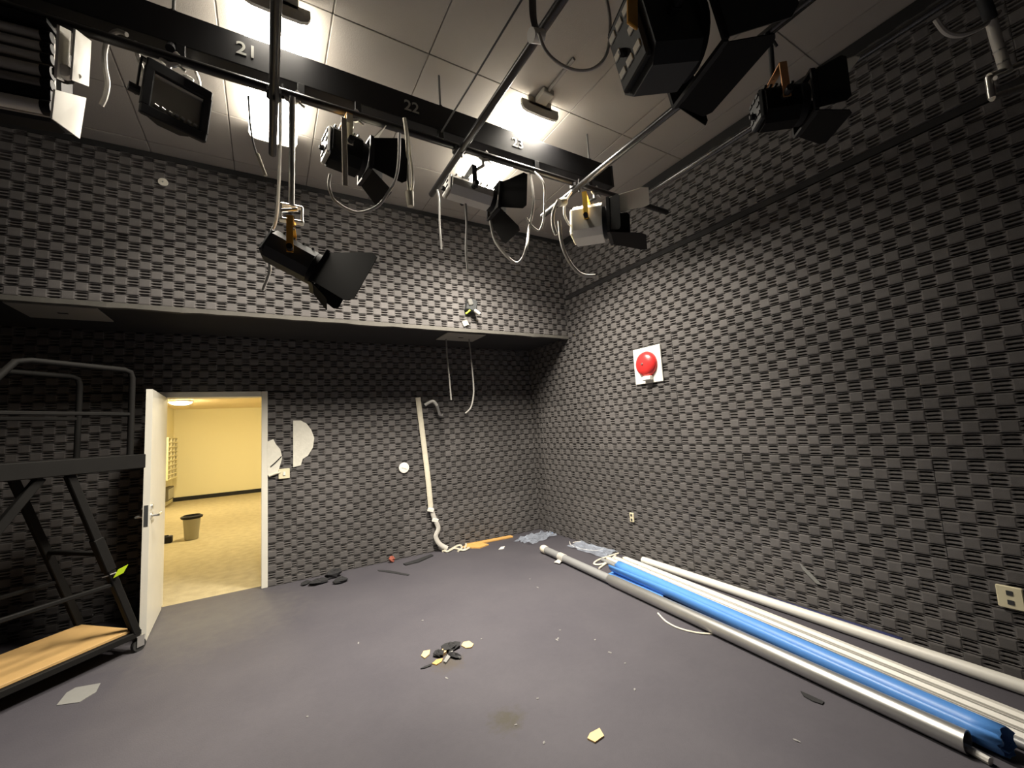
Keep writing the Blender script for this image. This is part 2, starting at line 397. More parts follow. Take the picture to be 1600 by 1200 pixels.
MB().box(h1 + a * .001 + V((0, 0, 1.0)), (.026, .004, .17), Matrix((nrm, a, V((0, 0, 1)))).transposed()).build('latch_plate', M['lampgrey'], leaf, h0)
for z in (.25, 1.05, 1.85): MB().cyl(h0 + nrm * .0 + V((-.005, .01, z - .05)), h0 + V((-.005, .01, z + .05)), .009, 10).build('hinge', M['bright'], leaf, h0)

# ------------------------------------------------------------------ the lit room behind the door
HZ = 2.64
struct(MB().b2(-2.4, 4.0, YB + .06, 15.6, -.1, -.002).build('floor_hall', M['carpet']))
struct(MB().b2(-2.4, 4.0, YB + .12, 15.6, HZ, HZ + .1).build('ceiling_hall', M['hallceil']))
struct(MB().b2(-2.4, 4.0, 15.5, 15.6, 0, HZ).build('wall_hall_back', M['hallwall']))
struct(MB().b2(-2.4, -2.3, YB + .12, 15.5, 0, HZ).build('wall_hall_left', M['hallwall']))
struct(MB().b2(4.0, 4.1, YB + .12, 15.6, 0, HZ).build('wall_hall_right', M['hallwall']))
struct(MB().b2(-2.28, 4.0, 15.47, 15.5, 0, .11, .004).build('baseboard_hall_back', M['black_trim']))
lamps = [(-1.75, 12.6), (1.2, 12.6), (-.6, 8.6), (2.4, 8.6)]  # first lamp is seen; the rest are unseen, added to light the hall
for i, (x, y) in enumerate(lamps):
    t = thing('hall_lamp', ['oval glowing ceiling lamp seen through the doorway at its upper left', 'unseen added hall lamp far right beyond the doorway', 'unseen added hall lamp nearest behind the doorway', 'unseen added hall lamp near right beyond the doorway'][i], 'ceiling lamp', (x, y, HZ), 'round lamps on the hall ceiling')
    MB().lathe((x, y, HZ), (0, 0, -1), [(.24, 0), (.25, .015), (.24, .03), (.21, .035)], 28).build('rim', M['white'], t, None, True)
    MB().lathe((x, y, HZ - .03), (0, 0, -1), [(.21, 0), (.20, .03), (.14, .055), (.05, .068), (.001, .07)], 28).build('shade', M['halllamp'], t, None, True)
p = V((-1.07, 9.0, 0))
t = thing('waste_bin', 'grey waste bin with dark liner on the carpet beyond the doorway', 'bin', p)
MB().lathe(p, (0, 0, 1), [(.085, 0), (.095, .01), (.125, .36), (.130, .37), (.118, .37), (.088, .015)], 24).build('bucket', M['bin'], t, None, True)
MB().lathe(p + V((0, 0, .34)), (0, 0, 1), [(.129, 0), (.150, .012), (.155, .04), (.12, .058), (.115, .02)], 18).build('liner', M['black'], t, None, True)
p = V((-1.40, 9.0, 0))
t = thing('black_box', 'small black box on the carpet left of the waste bin', 'box', p)
MB().b2(p.x - .08, p.x + .08, p.y - .06, p.y + .06, 0, .11, .012).build('body', M['black'], t)
MB().b2(p.x - .03, p.x + .03, p.y - .015, p.y + .015, .11, .125, .004).build('handle', M['rubber'], t)
p = V((-2.3, 14.55, .72))
t = thing('pigeonhole_rack', 'slatted pigeonhole rack on the left wall of the lit hall', 'wall rack', p)
MB().b2(-2.3, -2.28, 13.9, 15.2, .72, 1.80).build('back_board', M['hole'], t)
for k in range(10): MB().b2(-2.28, -2.16, 13.9, 15.2, .72 + k * .12 - .012, .72 + k * .12 + .012).build('shelf', M['hallwall'], t)
for k in range(4): MB().b2(-2.28, -2.16, 13.9 + k * .4333 - .015, 13.9 + k * .4333 + .015, .708, 1.812).build('divider', M['hallwall'], t)
p = V((-2.3, 14.5, .3)); t = thing('wall_box', 'low brown box on hall wall below the pigeonhole rack', 'box', p)
MB().b2(-2.3, -2.18, 14.1, 14.9, .16, .5, .01).build('casing', M['hole'], t); MB().b2(-2.18, -2.17, 14.15, 14.85, .2, .46).build('grille', M['bin'], t)

# ------------------------------------------------------------------ ceiling lamps of the studio
def ceiling_lamp(x0, x1, y0, y1, label, cable, power):
    xc = (x0 + x1) / 2; t = thing('ceiling_light', label, 'ceiling light', (xc, (y0 + y1) / 2, ZC), 'wraparound ceiling lights')
    MB().b2(xc - .11, xc + .11, y0, y1, ZC - .07, ZC + .004, .004).build('housing', M['lampmetal'], t)
    prof = [(-.165, -.062), (-.168, -.085), (-.155, -.115), (-.12, -.128), (0, -.132), (.12, -.128), (.155, -.115), (.168, -.085), (.165, -.062)]
    m = MB(); n = len(prof)
    m.add([(xc + a, y, ZC + b) for y in (y0 + .02, y1 - .02) for a, b in prof], [(i, i + 1, n + i + 1, n + i) for i in range(n - 1)] + [(n - 1, 0, n, 2 * n - 1)] + [tuple(range(n)), tuple(range(2 * n - 1, n - 1, -1))])
    m.build('diffuser', M['diffuser'], t, None, True)
    ld = bpy.data.lights.new('lens_light', 'AREA'); ld.shape = 'RECTANGLE'; ld.size = .30; ld.size_y = (y1 - y0) - .06
    ld.energy = TUBE_WATT * power; ld.color = TUBE_COL; ld.spread = math.radians(132)
    lo = bpy.data.objects.new('lens_light', ld); COL.objects.link(lo); lo.parent = t; lo.location = (0, 0, -.137)
    for y in (y0, y1 - .022):
        m = MB(); m.prism([(xc + a * 1.03, y, ZC + b * 1.03 - (0 if b < -.07 else -.02)) for a, b in prof], (0, .022, 0)); m.build('end_cap', M['lampmetal'], t)
    if cable:
        MB().b2(xc - .05, xc + .05, y0 - .12, y0, ZC - .045, ZC + .002, .006).build('junction_box', M['lampmetal'], t)
        MB().cyl((xc, y0 - .42, ZC - .012), (xc, y0 - .1, ZC - .012), .012, 10).build('conduit', M['tbar'], t, None, True)
ceiling_lamp(-.115, .225, 2.43, 3.66, 'bright ceiling light with dark pipe crossing in front, upper left', False, .48)
ceiling_lamp(1.68, 2.02, 2.42, 3.63, 'bright ceiling light with junction box at its end, upper centre', True, 1.35)

# ------------------------------------------------------------------ lighting grid: raceway and pipes
RY = 2.52
rc = thing('raceway', 'long black rail hung from ceiling, painted with numbers 21, 22 and 23', 'lighting rail', (0, RY, 3.62))
MB().b2(-3.3, 2.66, RY, RY + .09, 3.625, 3.815, .004).build('channel', M['black'], rc)
MB().b2(2.66, 2.68, RY - .005, RY + .095, 3.62, 3.82, .003).build('end_plate', M['black'], rc)
for x, s in ((-.09, '21'), (.845, '22'), (1.68, '23')):
    cu = bpy.data.curves.new('number', 'FONT'); cu.body = s; cu.size = .105; cu.extrude = .001; cu.offset = .0015; cu.align_x = 'CENTER'
    to = bpy.data.objects.new('tmp', cu); COL.objects.link(to)
    me = bpy.data.meshes.new_from_object(to.evaluated_get(bpy.context.evaluated_depsgraph_get()))
    bpy.data.objects.remove(to)
    me.materials.clear(); me.materials.append(M['paint_num'])
    o = bpy.data.objects.new('number', me); COL.objects.link(o); o.parent = rc; o.rotation_euler = (math.pi / 2, 0, 0)
    o.location = V((x, RY - .0015, 3.69)) - V((0, RY, 3.62)); o['label'] = 'painted number ' + s
for x in (-2.2, -.42, 1.07, 2.45):
    MB().cyl((x, RY + .045, 3.81), (x, RY + .045, ZC), .008, 10).build('hanger_rod', M['corddark'], rc, None, True)
    MB().cyl((x, RY + .045, 3.815), (x, RY + .045, 3.84), .022, 6).build('rod_nut', M['black'], rc)
for x in (-.38, .18, .5, 1.05, 1.85, 2.4):
    MB().b2(x - .02, x + .02, RY - .004, RY + .03, 3.545, 3.63, .003).build('pipe_bracket', M['black'], rc)
PZ, QZ = 3.52, 3.47
def pipe(p0, p1, r, m, label, clamp_at=None, name='lighting_pipe'):
    p0, p1 = V(p0), V(p1); t = thing(name, label, 'pipe', (p0 + p1) / 2, 'pipes of the lighting grid')
    MB().cyl(p0, p1, r, 20).build('tube', m, t, None, True)
    a = (p1 - p0).normalized()
    for e, s in ((p0, -1), (p1, 1)): MB().cyl(e, e + a * s * .006, r * .82, 16).build('end_cap', M['black'], t)
    if clamp_at:
        c = V(clamp_at); m2 = MB(); m2.box(c, (.075, .075, .05), None, .012); m2.cyl(c + V((.045, 0, -.01)), c + V((.045, 0, .075)), .008, 8); m2.cyl(c + V((0, -.045, -.075)), c + V((0, -.045, .02)), .008, 8)
        m2.build('cross_clamp', M['black'], t)
pipe((-3.3, RY - .02, PZ), (3.34, RY - .02, PZ), .024, M['blackpipe'], 'black pipe hung right below the numbered rail')
pipe((.04, -1.4, QZ), (.04, 3.03, QZ), .024, M['blackpipe'], 'dark brown pipe crossing in front of the light by number 21', (.04, RY - .02, 3.495))
pipe((1.165, -1.4, QZ), (1.165, 3.06, QZ), .024, M['blackpipe'], 'black pipe crossing the rail between numbers 22 and 23', (1.165, RY - .02, 3.495))
pipe((2.21, -1.4, QZ), (2.21, 2.98, QZ), .024, M['darksteel'], 'dark steel pipe ending above the yellow yoked lamp', (2.21, RY - .02, 3.495))
pipe((2.84, -1.4, QZ), (2.84, 2.58, QZ), .021, M['darksteel'], 'thin dark steel pipe nearest the right wall', (2.84, RY - .02, 3.495))
wire = MB().tube([Yp(690, 206, 2.5), Dp(752, 104, 2.45), Dp(815, 0, 2.2), Dp(850, -60, 2.1)], .006, 8).build('safety_wire', M['corddark'], None, Yp(690, 206, 2.5), True)
tag(wire, 'thin dark wire slanting up from the rail right of number 22', 'wire')

# ------------------------------------------------------------------ stage lamps
def clamp(t, p, r=.024, m='bright'):          # a hook clamp over a pipe, p = pipe centre
    p = V(p); mb = MB(); arc = [p + V((math.cos(a) * .038, 0, math.sin(a) * .038)) for a in [math.radians(d) for d in range(-150, 61, 21)]]
    mb.tube(arc, .010, 8, flat=1.5); mb.cyl(p + V((-.004, 0, -.036)), p + V((-.004, 0, -.085)), .012, 10)
    mb.cyl(p + V((.03, 0, -.03)), p + V((.065, 0, -.05)), .007, 8); mb.build('hook_clamp', M[m], t, None, True)
def frame3(ax, up=V((0, 0, 1))):
    ax = V(ax).normalized(); l = V(up).cross(ax).normalized(); u = ax.cross(l)
    return Matrix((ax, l, u)).transposed()       # columns: beam, left, up
def fresnel(name, label, group, B, axis, L=.30, W=.22, H=.24, body='lampgrey', yoke='silver', hang=None, yh=.22, flaps=(), up=V((0, 0, 1)), rear='lampgrey', top=None, vents=6, ring=.09, clampmat='bright', stem=True, vent_m='black', yt=.006):
    B = V(B); rot = frame3(axis, up); T = lambda x, y, z: B + rot @ V((x, y, z))
    t = thing(name, label, 'stage lamp', hang if hang else B + V((0, 0, yh)), group)
    # body: a box with chamfered long edges
    c = .045; prof = [(-W / 2, -H / 2 + c), (-W / 2 + c, -H / 2), (W / 2 - c, -H / 2), (W / 2, -H / 2 + c), (W / 2, H / 2 - c), (W / 2 - c, H / 2), (-W / 2 + c, H / 2), (-W / 2, H / 2 - c)]
    m = MB(); m.prism([T(-L / 2, y, z) for y, z in prof], rot @ V((L, 0, 0))); bo = m.build('body', M[body], t)
    for k in range(vents):                                  # cooling slots on top and on the rear
        x = -L / 2 + L * (k + .7) / (vents + .4)
        MB().box(T(x, 0, H / 2 + .004), (.012, W * .62, .008), rot).build('cooling_fin', M[rear], bo)
    MB().box(T(-L / 2 - .012, 0, 0), (.024, W * .82, H * .82), rot, .01).build('rear_cover', M[rear], t)
    for k in range(3):
        for q in range(3):
            if q == 1 and k == 1: continue
            MB().box(T(-L / 2 - .026, W * .24 * (k - 1), H * .24 * (q - 1) + .01), (.006, W * .17, H * .08), rot).build('vent', M[vent_m], t)
    MB().box(T(-L / 2 - .035, W * .05, -.02), (.03, .022, .03), rot, .006).build('focus_knob', M['black'], t)
    m = MB(); m.lathe(T(L / 2, 0, 0), rot @ V((1, 0, 0)), [(ring * 1.12, 0), (ring * 1.12, .035), (ring * 1.0, .04), (ring * .98, .012)], 28); m.build('lens_ring', M['black'], t, None, True)
    MB().lathe(T(L / 2 + .002, 0, 0), rot @ V((1, 0, 0)), [(ring * .98, 0), (ring * .9, .012), (ring * .6, .022), (.002, .027)], 28).build('lens', M['lens'], t, None, True)
    s = max(ring * 1.22, .1); fx = L / 2 + .045
    m = MB()
    for (cy, cz, sy, sz) in ((0, s, 2 * s, .014), (0, -s, 2 * s, .014), (s, 0, .014, 2 * s), (-s, 0, .014, 2 * s)): m.box(T(fx, cy, cz), (.02, sy, sz), rot)
    m.build('gel_frame', M['black'], t)
    for side, ln, ang, mm, wid in flaps:                    # side: direction in the front plane
        sd = {'t': V((0, 0, 1)), 'b': V((0, 0, -1)), 'l': V((0, 1, 0)), 'r': V((0, -1, 0))}[side]; tg = V((1, 0, 0)).cross(sd)
        o = V((fx + .012, 0, 0)) + sd * s; q = math.radians(ang); out = V((math.cos(q), 0, 0)) + sd * math.sin(q); nn = (sd * math.cos(q) - V((math.sin(q), 0, 0)))
        hw0, hw1 = s * .95, s * wid
        poly = [o - tg * hw0, o + tg * hw0, o + tg * hw1 + out * ln * .86, o + tg * hw1 * .86 + out * ln, o - tg * hw1 * .86 + out * ln, o - tg * hw1 + out * ln * .86]
        f = MB().prism([B + rot @ p for p in poly], rot @ (nn * .004)).build('barn_door', M[mm], t)
        MB().cyl(B + rot @ (o - tg * hw0 * .8), B + rot @ (o + tg * hw0 * .8), .007, 8).build('hinge', M['black'], f)
    # yoke: a flat U turning about the body's side pivots, held upright
    lat = rot @ V((0, 1, 0)); lat.z = 0; lat.normalize(); fw = V((-lat.y, lat.x, 0)); yr = Matrix((lat, fw, V((0, 0, 1)))).transposed()
    g = W / 2 + .028
    for sg in (1, -1): MB().box(B + lat * sg * g + V((0, 0, yh / 2)), (yt, .034, yh + .04), yr).build('yoke_arm', M[yoke], t)
    MB().box(B + V((0, 0, yh + .02)), (2 * g + yt, .034, .007), yr).build('yoke_bar', M[top or yoke], t)
    for sg in (1, -1): MB().cyl(B + lat * sg * (W / 2 - .01), B + lat * sg * (g + .035), .017, 12).build('pivot_knob', M['black'], t)
    if hang:
        hang = V(hang); 
        MB().cyl(B + V((0, 0, yh + .02)), hang + V((0, 0, -.08)), .012, 12).build('spigot', M[clampmat], t)
        clamp(t, hang, m=clampmat)
    return t, T
G = 'stage lamps on the grid'

# lamp with pale body straps and an open cream flap
fresnel('stage_lamp', 'black stage lamp with orange yoke bar hanging left of number 22', G, Dp(537, 238, 2.50), (.95, .14, -.06), L=.17, W=.18, H=.21, body='flap', rear='silver', yoke='cordlight', top='orange', hang=(.46, RY - .02, PZ), yh=.15, ring=.085,
        flaps=(('t', .15, 58, 'flaplight', 1.0), ('b', .16, 40, 'flap', 1.1), ('l', .20, 30, 'flap', 1.25), ('r', .20, 14, 'flap', 1.45)))
MB().box((Dp(540, 180, 2.36) + Dp(537, 294, 2.36)) / 2, (.030, .008, (Dp(540, 180, 2.36) - Dp(537, 294, 2.36)).length), None, .002).build('hanging_strap', M['cordlight'], bpy.data.objects['stage_lamp'], bpy.data.objects['stage_lamp'].location)
# lamp on the long drop hanger
HB = Dp(456, 402, 2.42)
t4, T4 = fresnel('stage_lamp', 'charcoal stage lamp with orange bracket and big black flap on long drop hanger', G, HB, (.80, -.10, -.42), L=.24, W=.19, H=.17, yoke='orange', hang=None, yh=.17, ring=.085, vents=4,
        flaps=(('r', .32, 38, 'flap', 1.55), ('l', .16, 10, 'flap', 1.2), ('t', .10, 5, 'flap', 1.1), ('b', .12, 25, 'flap', 1.2)))
top = V((HB.x, HB.y, HB.z + .19))
dh = thing('drop_hanger', 'long steel drop hanger with square clamp holding the charcoal lamp', 'hanger', (top.x, RY - .02, PZ))
zt = top.z + .12
MB().cyl((top.x, top.y, zt), (top.x, RY - .06, PZ - .04), .017, 12).build('outer_tube', M['steel'], dh, None, True)
m = MB()
for sg in (-1, 1): m.box((top.x + sg * .055, top.y, zt - .045), (.014, .04, .10), None, .004)
m.box((top.x, top.y, zt), (.12, .04, .014), None, .004); m.box((top.x, top.y, zt - .092), (.13, .045, .016), None, .004)
m.build('square_clamp', M['bright'], dh)
MB().cyl((top.x, top.y, zt - .14), (top.x, top.y, zt - .06), .016, 12).build('spigot', M['black'], dh, None, True)
MB().cyl((top.x - .05, top.y - .02, zt - .045), (top.x + .03, top.y - .045, zt - .035), .012, 10).build('wing_bolt', M['bright'], dh, None, True)
clamp(dh, (top.x, RY - .02, PZ))
# silver lamp with black barn doors
fresnel('stage_lamp', 'pale silver stage lamp with black barn doors in front of lower ceiling light', G, Dp(733, 302, 2.95), (.98, -.05, -.10), L=.30, W=.17, H=.14, body='silver', rear='silver', yoke='lampgrey', hang=(1.36, RY - .02, PZ), yh=.12, ring=.07,
        flaps=(('t', .17, 30, 'flap', 1.2), ('b', .20, 42, 'flap', 1.3), ('l', .19, 25, 'flap', 1.3), ('r', .19, 48, 'flap', 1.35)))
# silver lamp with the yellow yoke
fresnel('stage_lamp', 'silver stage lamp with yellow yoke beside the corner of the room', G, Dp(921, 352, 3.25), (.64, -.76, -.05), L=.22, W=.25, H=.25, body='silver', rear='cordlight', yoke='yellow', top='orange', hang=(2.42, RY - .02, PZ), yh=.17, ring=.105, vents=5, yt=.012,
        flaps=(('t', .28, 4, 'flaplight', 1.15), ('b', .26, 16, 'flap', 1.2), ('l', .14, 25, 'flap', 1.1), ('r', .08, 12, 'flap', 1.05)))
# big near lamp
fresnel('stage_lamp', 'large black stage lamp with vented rear nearest the camera at top', G, Dp(1022, 66, 1.55), (.90, -.32, .20), L=.19, W=.23, H=.30, body='lampgrey', rear='lampgrey', yoke='black', top='orange', hang=(1.165, Dp(1000, 62, 1.55).y, QZ), yh=.24, ring=.125, vents=5, vent_m='plaster',
        flaps=(('t', .22, 30, 'flap', 1.35), ('b', .17, 10, 'flap', 1.25), ('l', .22, 22, 'flap', 1.3), ('r', .20, 40, 'lampgrey', 1.3)))
_l = bpy.data.objects['stage_lamp.004']; _a, _b = Dp(984, -15, 1.36), Dp(992, 46, 1.36)
MB().box((_a + _b) / 2, (.045, .010, (_a - _b).length), Matrix.Rotation(.12, 3, 'Y'), .003).build('orange_bracket', M['orange'], _l, _l.location)
# lamp with copper coloured yoke by the right wall
fresnel('stage_lamp', 'black stage lamp with copper yoke and pale top flap near right wall', G, Dp(1214, 170, 2.15), (.76, -.64, -.02), L=.16, W=.16, H=.19, body='flap', rear='lampgrey', yoke='copper', top='copper', hang=(2.21, Dp(1228, 140, 2.15).y, QZ), yh=.14, ring=.085, clampmat='lampgrey',
        flaps=(('t', .20, 6, 'flaplight', 1.15), ('b', .14, 20, 'flap', 1.2), ('l', .14, 20, 'flap', 1.15), ('r', .12, 25, 'flap', 1.1)))

# flood lamp with glass front
c0 = Dp(277, 160, 2.12); rot = Matrix.Rotation(math.radians(22), 3, 'Z') @ Matrix.Rotation(math.radians(4), 3, 'Y') @ Matrix.Rotation(math.radians(6), 3, 'X')
T = lambda x, y, z: c0 + rot @ V((x, y, z))
_T = T
def T(x, y, z): return _T(x * .88, y, z * .84)
fd = thing('flood_lamp', 'square black flood lamp with glass front hanging left of number 21', 'stage lamp', (-.42, RY - .02, PZ), G)
MB().box(T(0, .07, 0), (.21, .13, .22), rot, .03).build('housing', M['black'], fd)
m = MB()
for cx, cz, sx, sz in ((0, .135, .272, .058), (0, -.14, .272, .05), (-.135, 0, .040, .20), (.135, 0, .040, .20)): m.box(T(cx, -.005, cz), (sx, .03, sz), rot, .006)
m.build('front_frame', M['black'], fd)
MB().box(T(0, .004, -.005), (.21, .006, .19), rot).build('glass', M['glass'], fd)
MB().box(T(0, -.004, .088), (.215, .012, .012), rot).build('upper_clip', M['filament'], fd)
for k in range(7): MB().cyl(T(-.095 + k * .03, -.004, -.083), T(-.077 + k * .03, -.004, -.09), .0085, 8).build('glint_rib', M['filament'], fd)  # small bright ribs put in for the filament's reflections in the glass
m = MB(); 
for sg in (-1, 1): m.box(T(sg * .165, .07, .09), (.008, .03, .19), rot)
m.box(T(0, .07, .20), (.298, .03, .008), rot); m.build('yoke', M['black'], fd)
MB().cyl(T(-.15, .07, 0), T(-.20, .07, 0), .022, 12).build('pivot_knob', M['black'], fd)
MB().cyl(T(0, .07, .19), (-.42, RY - .02, PZ - .07), .013, 12).build('spigot', M['bright'], fd)
MB().cyl((-.42, RY + .02, 3.62), (-.42, RY - .02, PZ + .05), .02, 12).build('hanger_stud', M['black'], fd)
clamp(fd, (-.42, RY - .02, PZ))
pb = T(.04, .05, .21); MB().box(pb, (.05, .04, .03), rot, .006).build('bolt_plate', M['white'], fd)

# fluorescent soft light at the far left
d1 = 1.86; e0 = Dp(80, 108, d1)
u1 = V((1, -.10, .0)).normalized(); f1 = V((-.10, -1, -.12)).normalized(); up1 = u1.cross(f1) * -1
if up1.z < 0: up1 = -up1
rt = Matrix((u1, -f1, up1)).transposed(); T = lambda x, y, z: e0 + rt @ V((x, y, z))
so = thing('soft_light', 'wide fluorescent soft light with white end flaps at upper left', 'stage lamp', T(-.45, .1, .35), G)
MB().box(T(-.47, .13, 0), (.94, .14, .40), rt, .02).build('housing', M['black'], so)
MB().box(T(-.47, .055, 0), (.92, .012, .38), rt).build('reflector', M['louver'], so)
for k, (z, mm, r) in enumerate(((.155, 'tubewhite', .019), (.105, 'tubewhite', .017), (.055, 'tubewhite', .017), (-.005, 'tubewhite', .024), (-.06, 'louver', .02), (-.165, 'tubewhite', .028))):
    tb = MB().cyl(T(-.93, .025, z), T(-.02, .025, z), r, 14).build('lamp_tube', M[mm], so, None, True)
    MB().cyl(T(-.04, .025, z), T(-.005, .025, z), r * 1.15, 14).build('tube_cap', M['black'], tb, None, True)
MB().box(T(-.47, .03, -.105), (.92, .03, .05), rt).build('louver_bar', M['black'], so)
MB().box(T(-.47, .02, .195), (.94, .10, .018), rt).build('top_lip', M['black'], so)
MB().prism([Dp(89, 38, 1.72), Dp(107, 47, 1.90), Dp(103, 129, 1.90), Dp(84, 121, 1.72)], (.008, .002, 0)).build('end_plate', M['white'], so)
MB().prism([Dp(115, 44, 1.74), Dp(140, 63, 1.96), Dp(136, 134, 1.96), Dp(109, 124, 1.74)], (.006, .002, 0)).build('end_flap', M['white'], so)
MB().prism([Dp(83, 139, 1.70), Dp(132, 152, 1.96), Dp(122, 216, 1.96), Dp(78, 184, 1.70)], (.006, .002, 0)).build('end_flap', M['white'], so)
MB().box(T(.06, -.05, -.045), (.06, .06, .05), rt, .012).build('hinge_block', M['black'], so)
MB().cyl(T(.08, -.08, -.055), T(.1, -.15, -.075), .022, 14).build('knob', M['white'], so, None, True)
MB().cyl(T(.08, -.08, -.02), T(.13, -.1, -.06), .010, 10).build('lever', M['flaplight'], so, None, True)
MB().cyl(T(-.45, .13, .19), V((T(-.45, .13, .19).x, RY - .02, PZ - .02)), .014, 12).build('spigot', M['black'], so)
clamp(so, (T(-.45, .13, .19).x, RY - .02, PZ))

# bare hanger with square clamp at the top right
pz = Dp(1553, 60, 2.0)
bh = thing('drop_hanger', 'empty steel hanger with square clamp at top right by the wall', 'hanger', (2.84, pz.y, QZ))
q = [Dp(1548, 30, 2.0), Dp(1556, 60, 2.0), Dp(1572, 112, 2.0)]
MB().tube([V((2.84, q[0].y, QZ)), q[0]], .024, 12).build('upper_tube', M['lampgrey'], bh, None, True)
MB().tube([q[0], q[1], q[2]], .021, 12).build('lower_tube', M['whitetube'], bh, None, True)
for k in (.35, .7): c = q[1].lerp(q[2], k); MB().cyl(c, c + (q[2] - q[1]).normalized() * .006, .023, 12).build('tube_band', M['steel'], bh)
ring = [Dp(1545, 120, 2.0), Dp(1610, 96, 2.0), Dp(1616, 130, 2.0), Dp(1550, 153, 2.0)]
m = MB()
for i in range(4): m.tube([ring[i], ring[(i + 1) % 4]], .016, 10)
m.build('square_clamp', M['bright'], bh, None, True)
MB().cyl(Dp(1555, 122, 1.97), Dp(1580, 110, 1.97), .010, 10).build('clamp_bolt', M['white'], bh, None, True)
clamp(bh, (2.84, q[0].y, QZ))

# ------------------------------------------------------------------ cables hanging from the grid
def cable(label, pts, r=.009, m='cord', flat=1.0, plug=None, name='power_cable'):
    pts = [V(p) for p in pts]; o = MB().tube(smoothpath(pts), r, 8, flat=flat).build(name, M[m], None, pts[0], True)
    tag(o, label, 'cable', 'cables hanging from the grid')
    if plug:
        a = (pts[-1] - pts[-2]).normalized(); e = pts[-1]
        MB().cyl(e - a * .02, e + a * plug, r * 2.2, 12, r * 1.7).build('plug', M['cordlight'], o, None, True)
    return o
P = lambda d, *xy: [Dp(x, y, d) for x, y in xy]
cable('pale cable arching from the pipe behind the white soft light flaps', P(2.05, (198, 54), (185, 49), (172, 56), (164, 78), (164, 105), (168, 130), (164, 152), (158, 165)), .011)
cable('short pale cable end hanging left of the square flood lamp', P(2.1, (212, 66), (216, 90), (222, 108), (228, 128)), .011)
cable('pale cable curving down behind the square flood lamp', [V((-.33, RY - .02, PZ))] + P(2.35, (305, 110), (312, 130), (308, 150)), .008, 'cord')
cable('pale cable looping under the orange topped stage lamp', P(2.5, (516, 272), (514, 290), (522, 312), (545, 328), (565, 332), (590, 322), (606, 302), (618, 280), (623, 250), (624, 208)), .009)
cable('doubled white cord hanging with plug below number 22', P(2.6, (632, 185), (636, 220), (636, 260), (640, 305)), .012, 'cordlight', plug=.07)
cable('second white cord strand beside the plug below number 22', P(2.62, (634, 190), (640, 230), (645, 280), (642, 308)), .008, 'cordlight')
cable('thin dark cord with white connector left of the drop hanger', P(2.35, (388, 150), (391, 195), (397, 228), (404, 246)), .005, 'corddark', plug=.11)
cable('grey cord running down beside the drop hanger to the charcoal lamp', P(2.4, (438, 140)) + P(2.5, (438, 200), (437, 250), (435, 300), (431, 345), (421, 368), (417, 388), (422, 418), (418, 434), (410, 454)), .009)
cable('faint cord hanging from the end of the black pipe', [V((1.165, 2.95, QZ))] + P(3.27, (686, 310), (687, 350), (690, 390)), .007, 'cordmid')
cable('faint cord hanging straight below the silver lamp', P(2.95, (727, 312)) + P(3.0, (729, 350), (728, 390), (731, 425)), .008, 'cordmid')
cable('pale cable loop hanging below the silver lamp doors', P(3.0, (766, 345), (773, 375), (790, 398), (806, 411), (816, 404), (823, 385)) + P(3.15, (827, 355), (834, 315)) + [V((1.76, RY - .02, PZ))], .010)
cable('cord hanging from the pipe right of the silver lamp', [V((1.79, RY - .02, PZ))] + P(3.15, (849, 285), (851, 315), (849, 345), (842, 360), (830, 352), (822, 340)), .008)
cable('flat white cable left of the yellow yoked lamp', P(3.15, (872, 313), (865, 330), (864, 350), (869, 367)), .014, 'cord')
cable('long white cable tail curling under the yellow yoked lamp', P(3.15, (874, 345), (877, 375), (885, 400), (898, 420), (912, 430), (930, 431)), .013, 'cord')
cable('thin grey cable swinging from pipe to the large black lamp', P(1.75, (842, 52), (852, 78), (872, 98), (900, 110), (925, 108), (944, 92), (952, 65), (953, 30), (948, 0)), .007)
cable('white cable wrapped on steel pipe above yellow yoked lamp', P(3.2, (893, 300), (884, 315), (882, 335), (890, 352)), .009, 'cord')
cable('grey cable drooping beside the empty hanger at top right', P(2.0, (1462, 30), (1478, 50), (1500, 55), (1530, 44), (1552, 28), (1560, 18)), .012, 'cord')
cable('dark strap hanging beside the black pipe at top centre', P(1.9, (832, -10), (833, 25), (838, 48)), .02, 'corddark', flat=.4)
for k, (x, y, d) in enumerate(((838, 56, 1.9), (878, 316, 3.15))):
    c = Dp(x, y, d); o = MB().cyl(c + V((-.03, 0, -.01)), c + V((.03, 0, .01)), .03, 12).build('cable_tie', M['white'], None, c, True)
    tag(o, ['white tie round the black pipe at top centre', 'white tie round the steel pipe above yellow yoked lamp'][k], 'cable tie')

# ------------------------------------------------------------------ things on the walls
bell_c = Xp(1012, 569, XR - .05); px = XR - .036
bl = thing('alarm_bell', 'red alarm bell on white square board on the right wall', 'alarm bell', (XR, bell_c.y, bell_c.z))
MB().b2(px - .022, px, bell_c.y - .185, bell_c.y + .185, bell_c.z - .205, bell_c.z + .185, .004).build('backboard', M['white'], bl)
MB().lathe((px - .022, bell_c.y, bell_c.z), (-1, 0, 0), [(.135, 0), (.137, .012), (.128, .035), (.10, .058), (.06, .072), (.02, .077), (.001, .078)], 32).build('gong', M['red'], bl, None, True)
MB().cyl((px - .098, bell_c.y, bell_c.z), (px - .106, bell_c.y, bell_c.z), .012, 12).build('gong_screw', M['bright'], bl)
MB().b2(px - .075, px - .022, bell_c.y - .065, bell_c.y + .045, bell_c.z - .175, bell_c.z - .13, .006).build('striker_box', M['white'], bl)
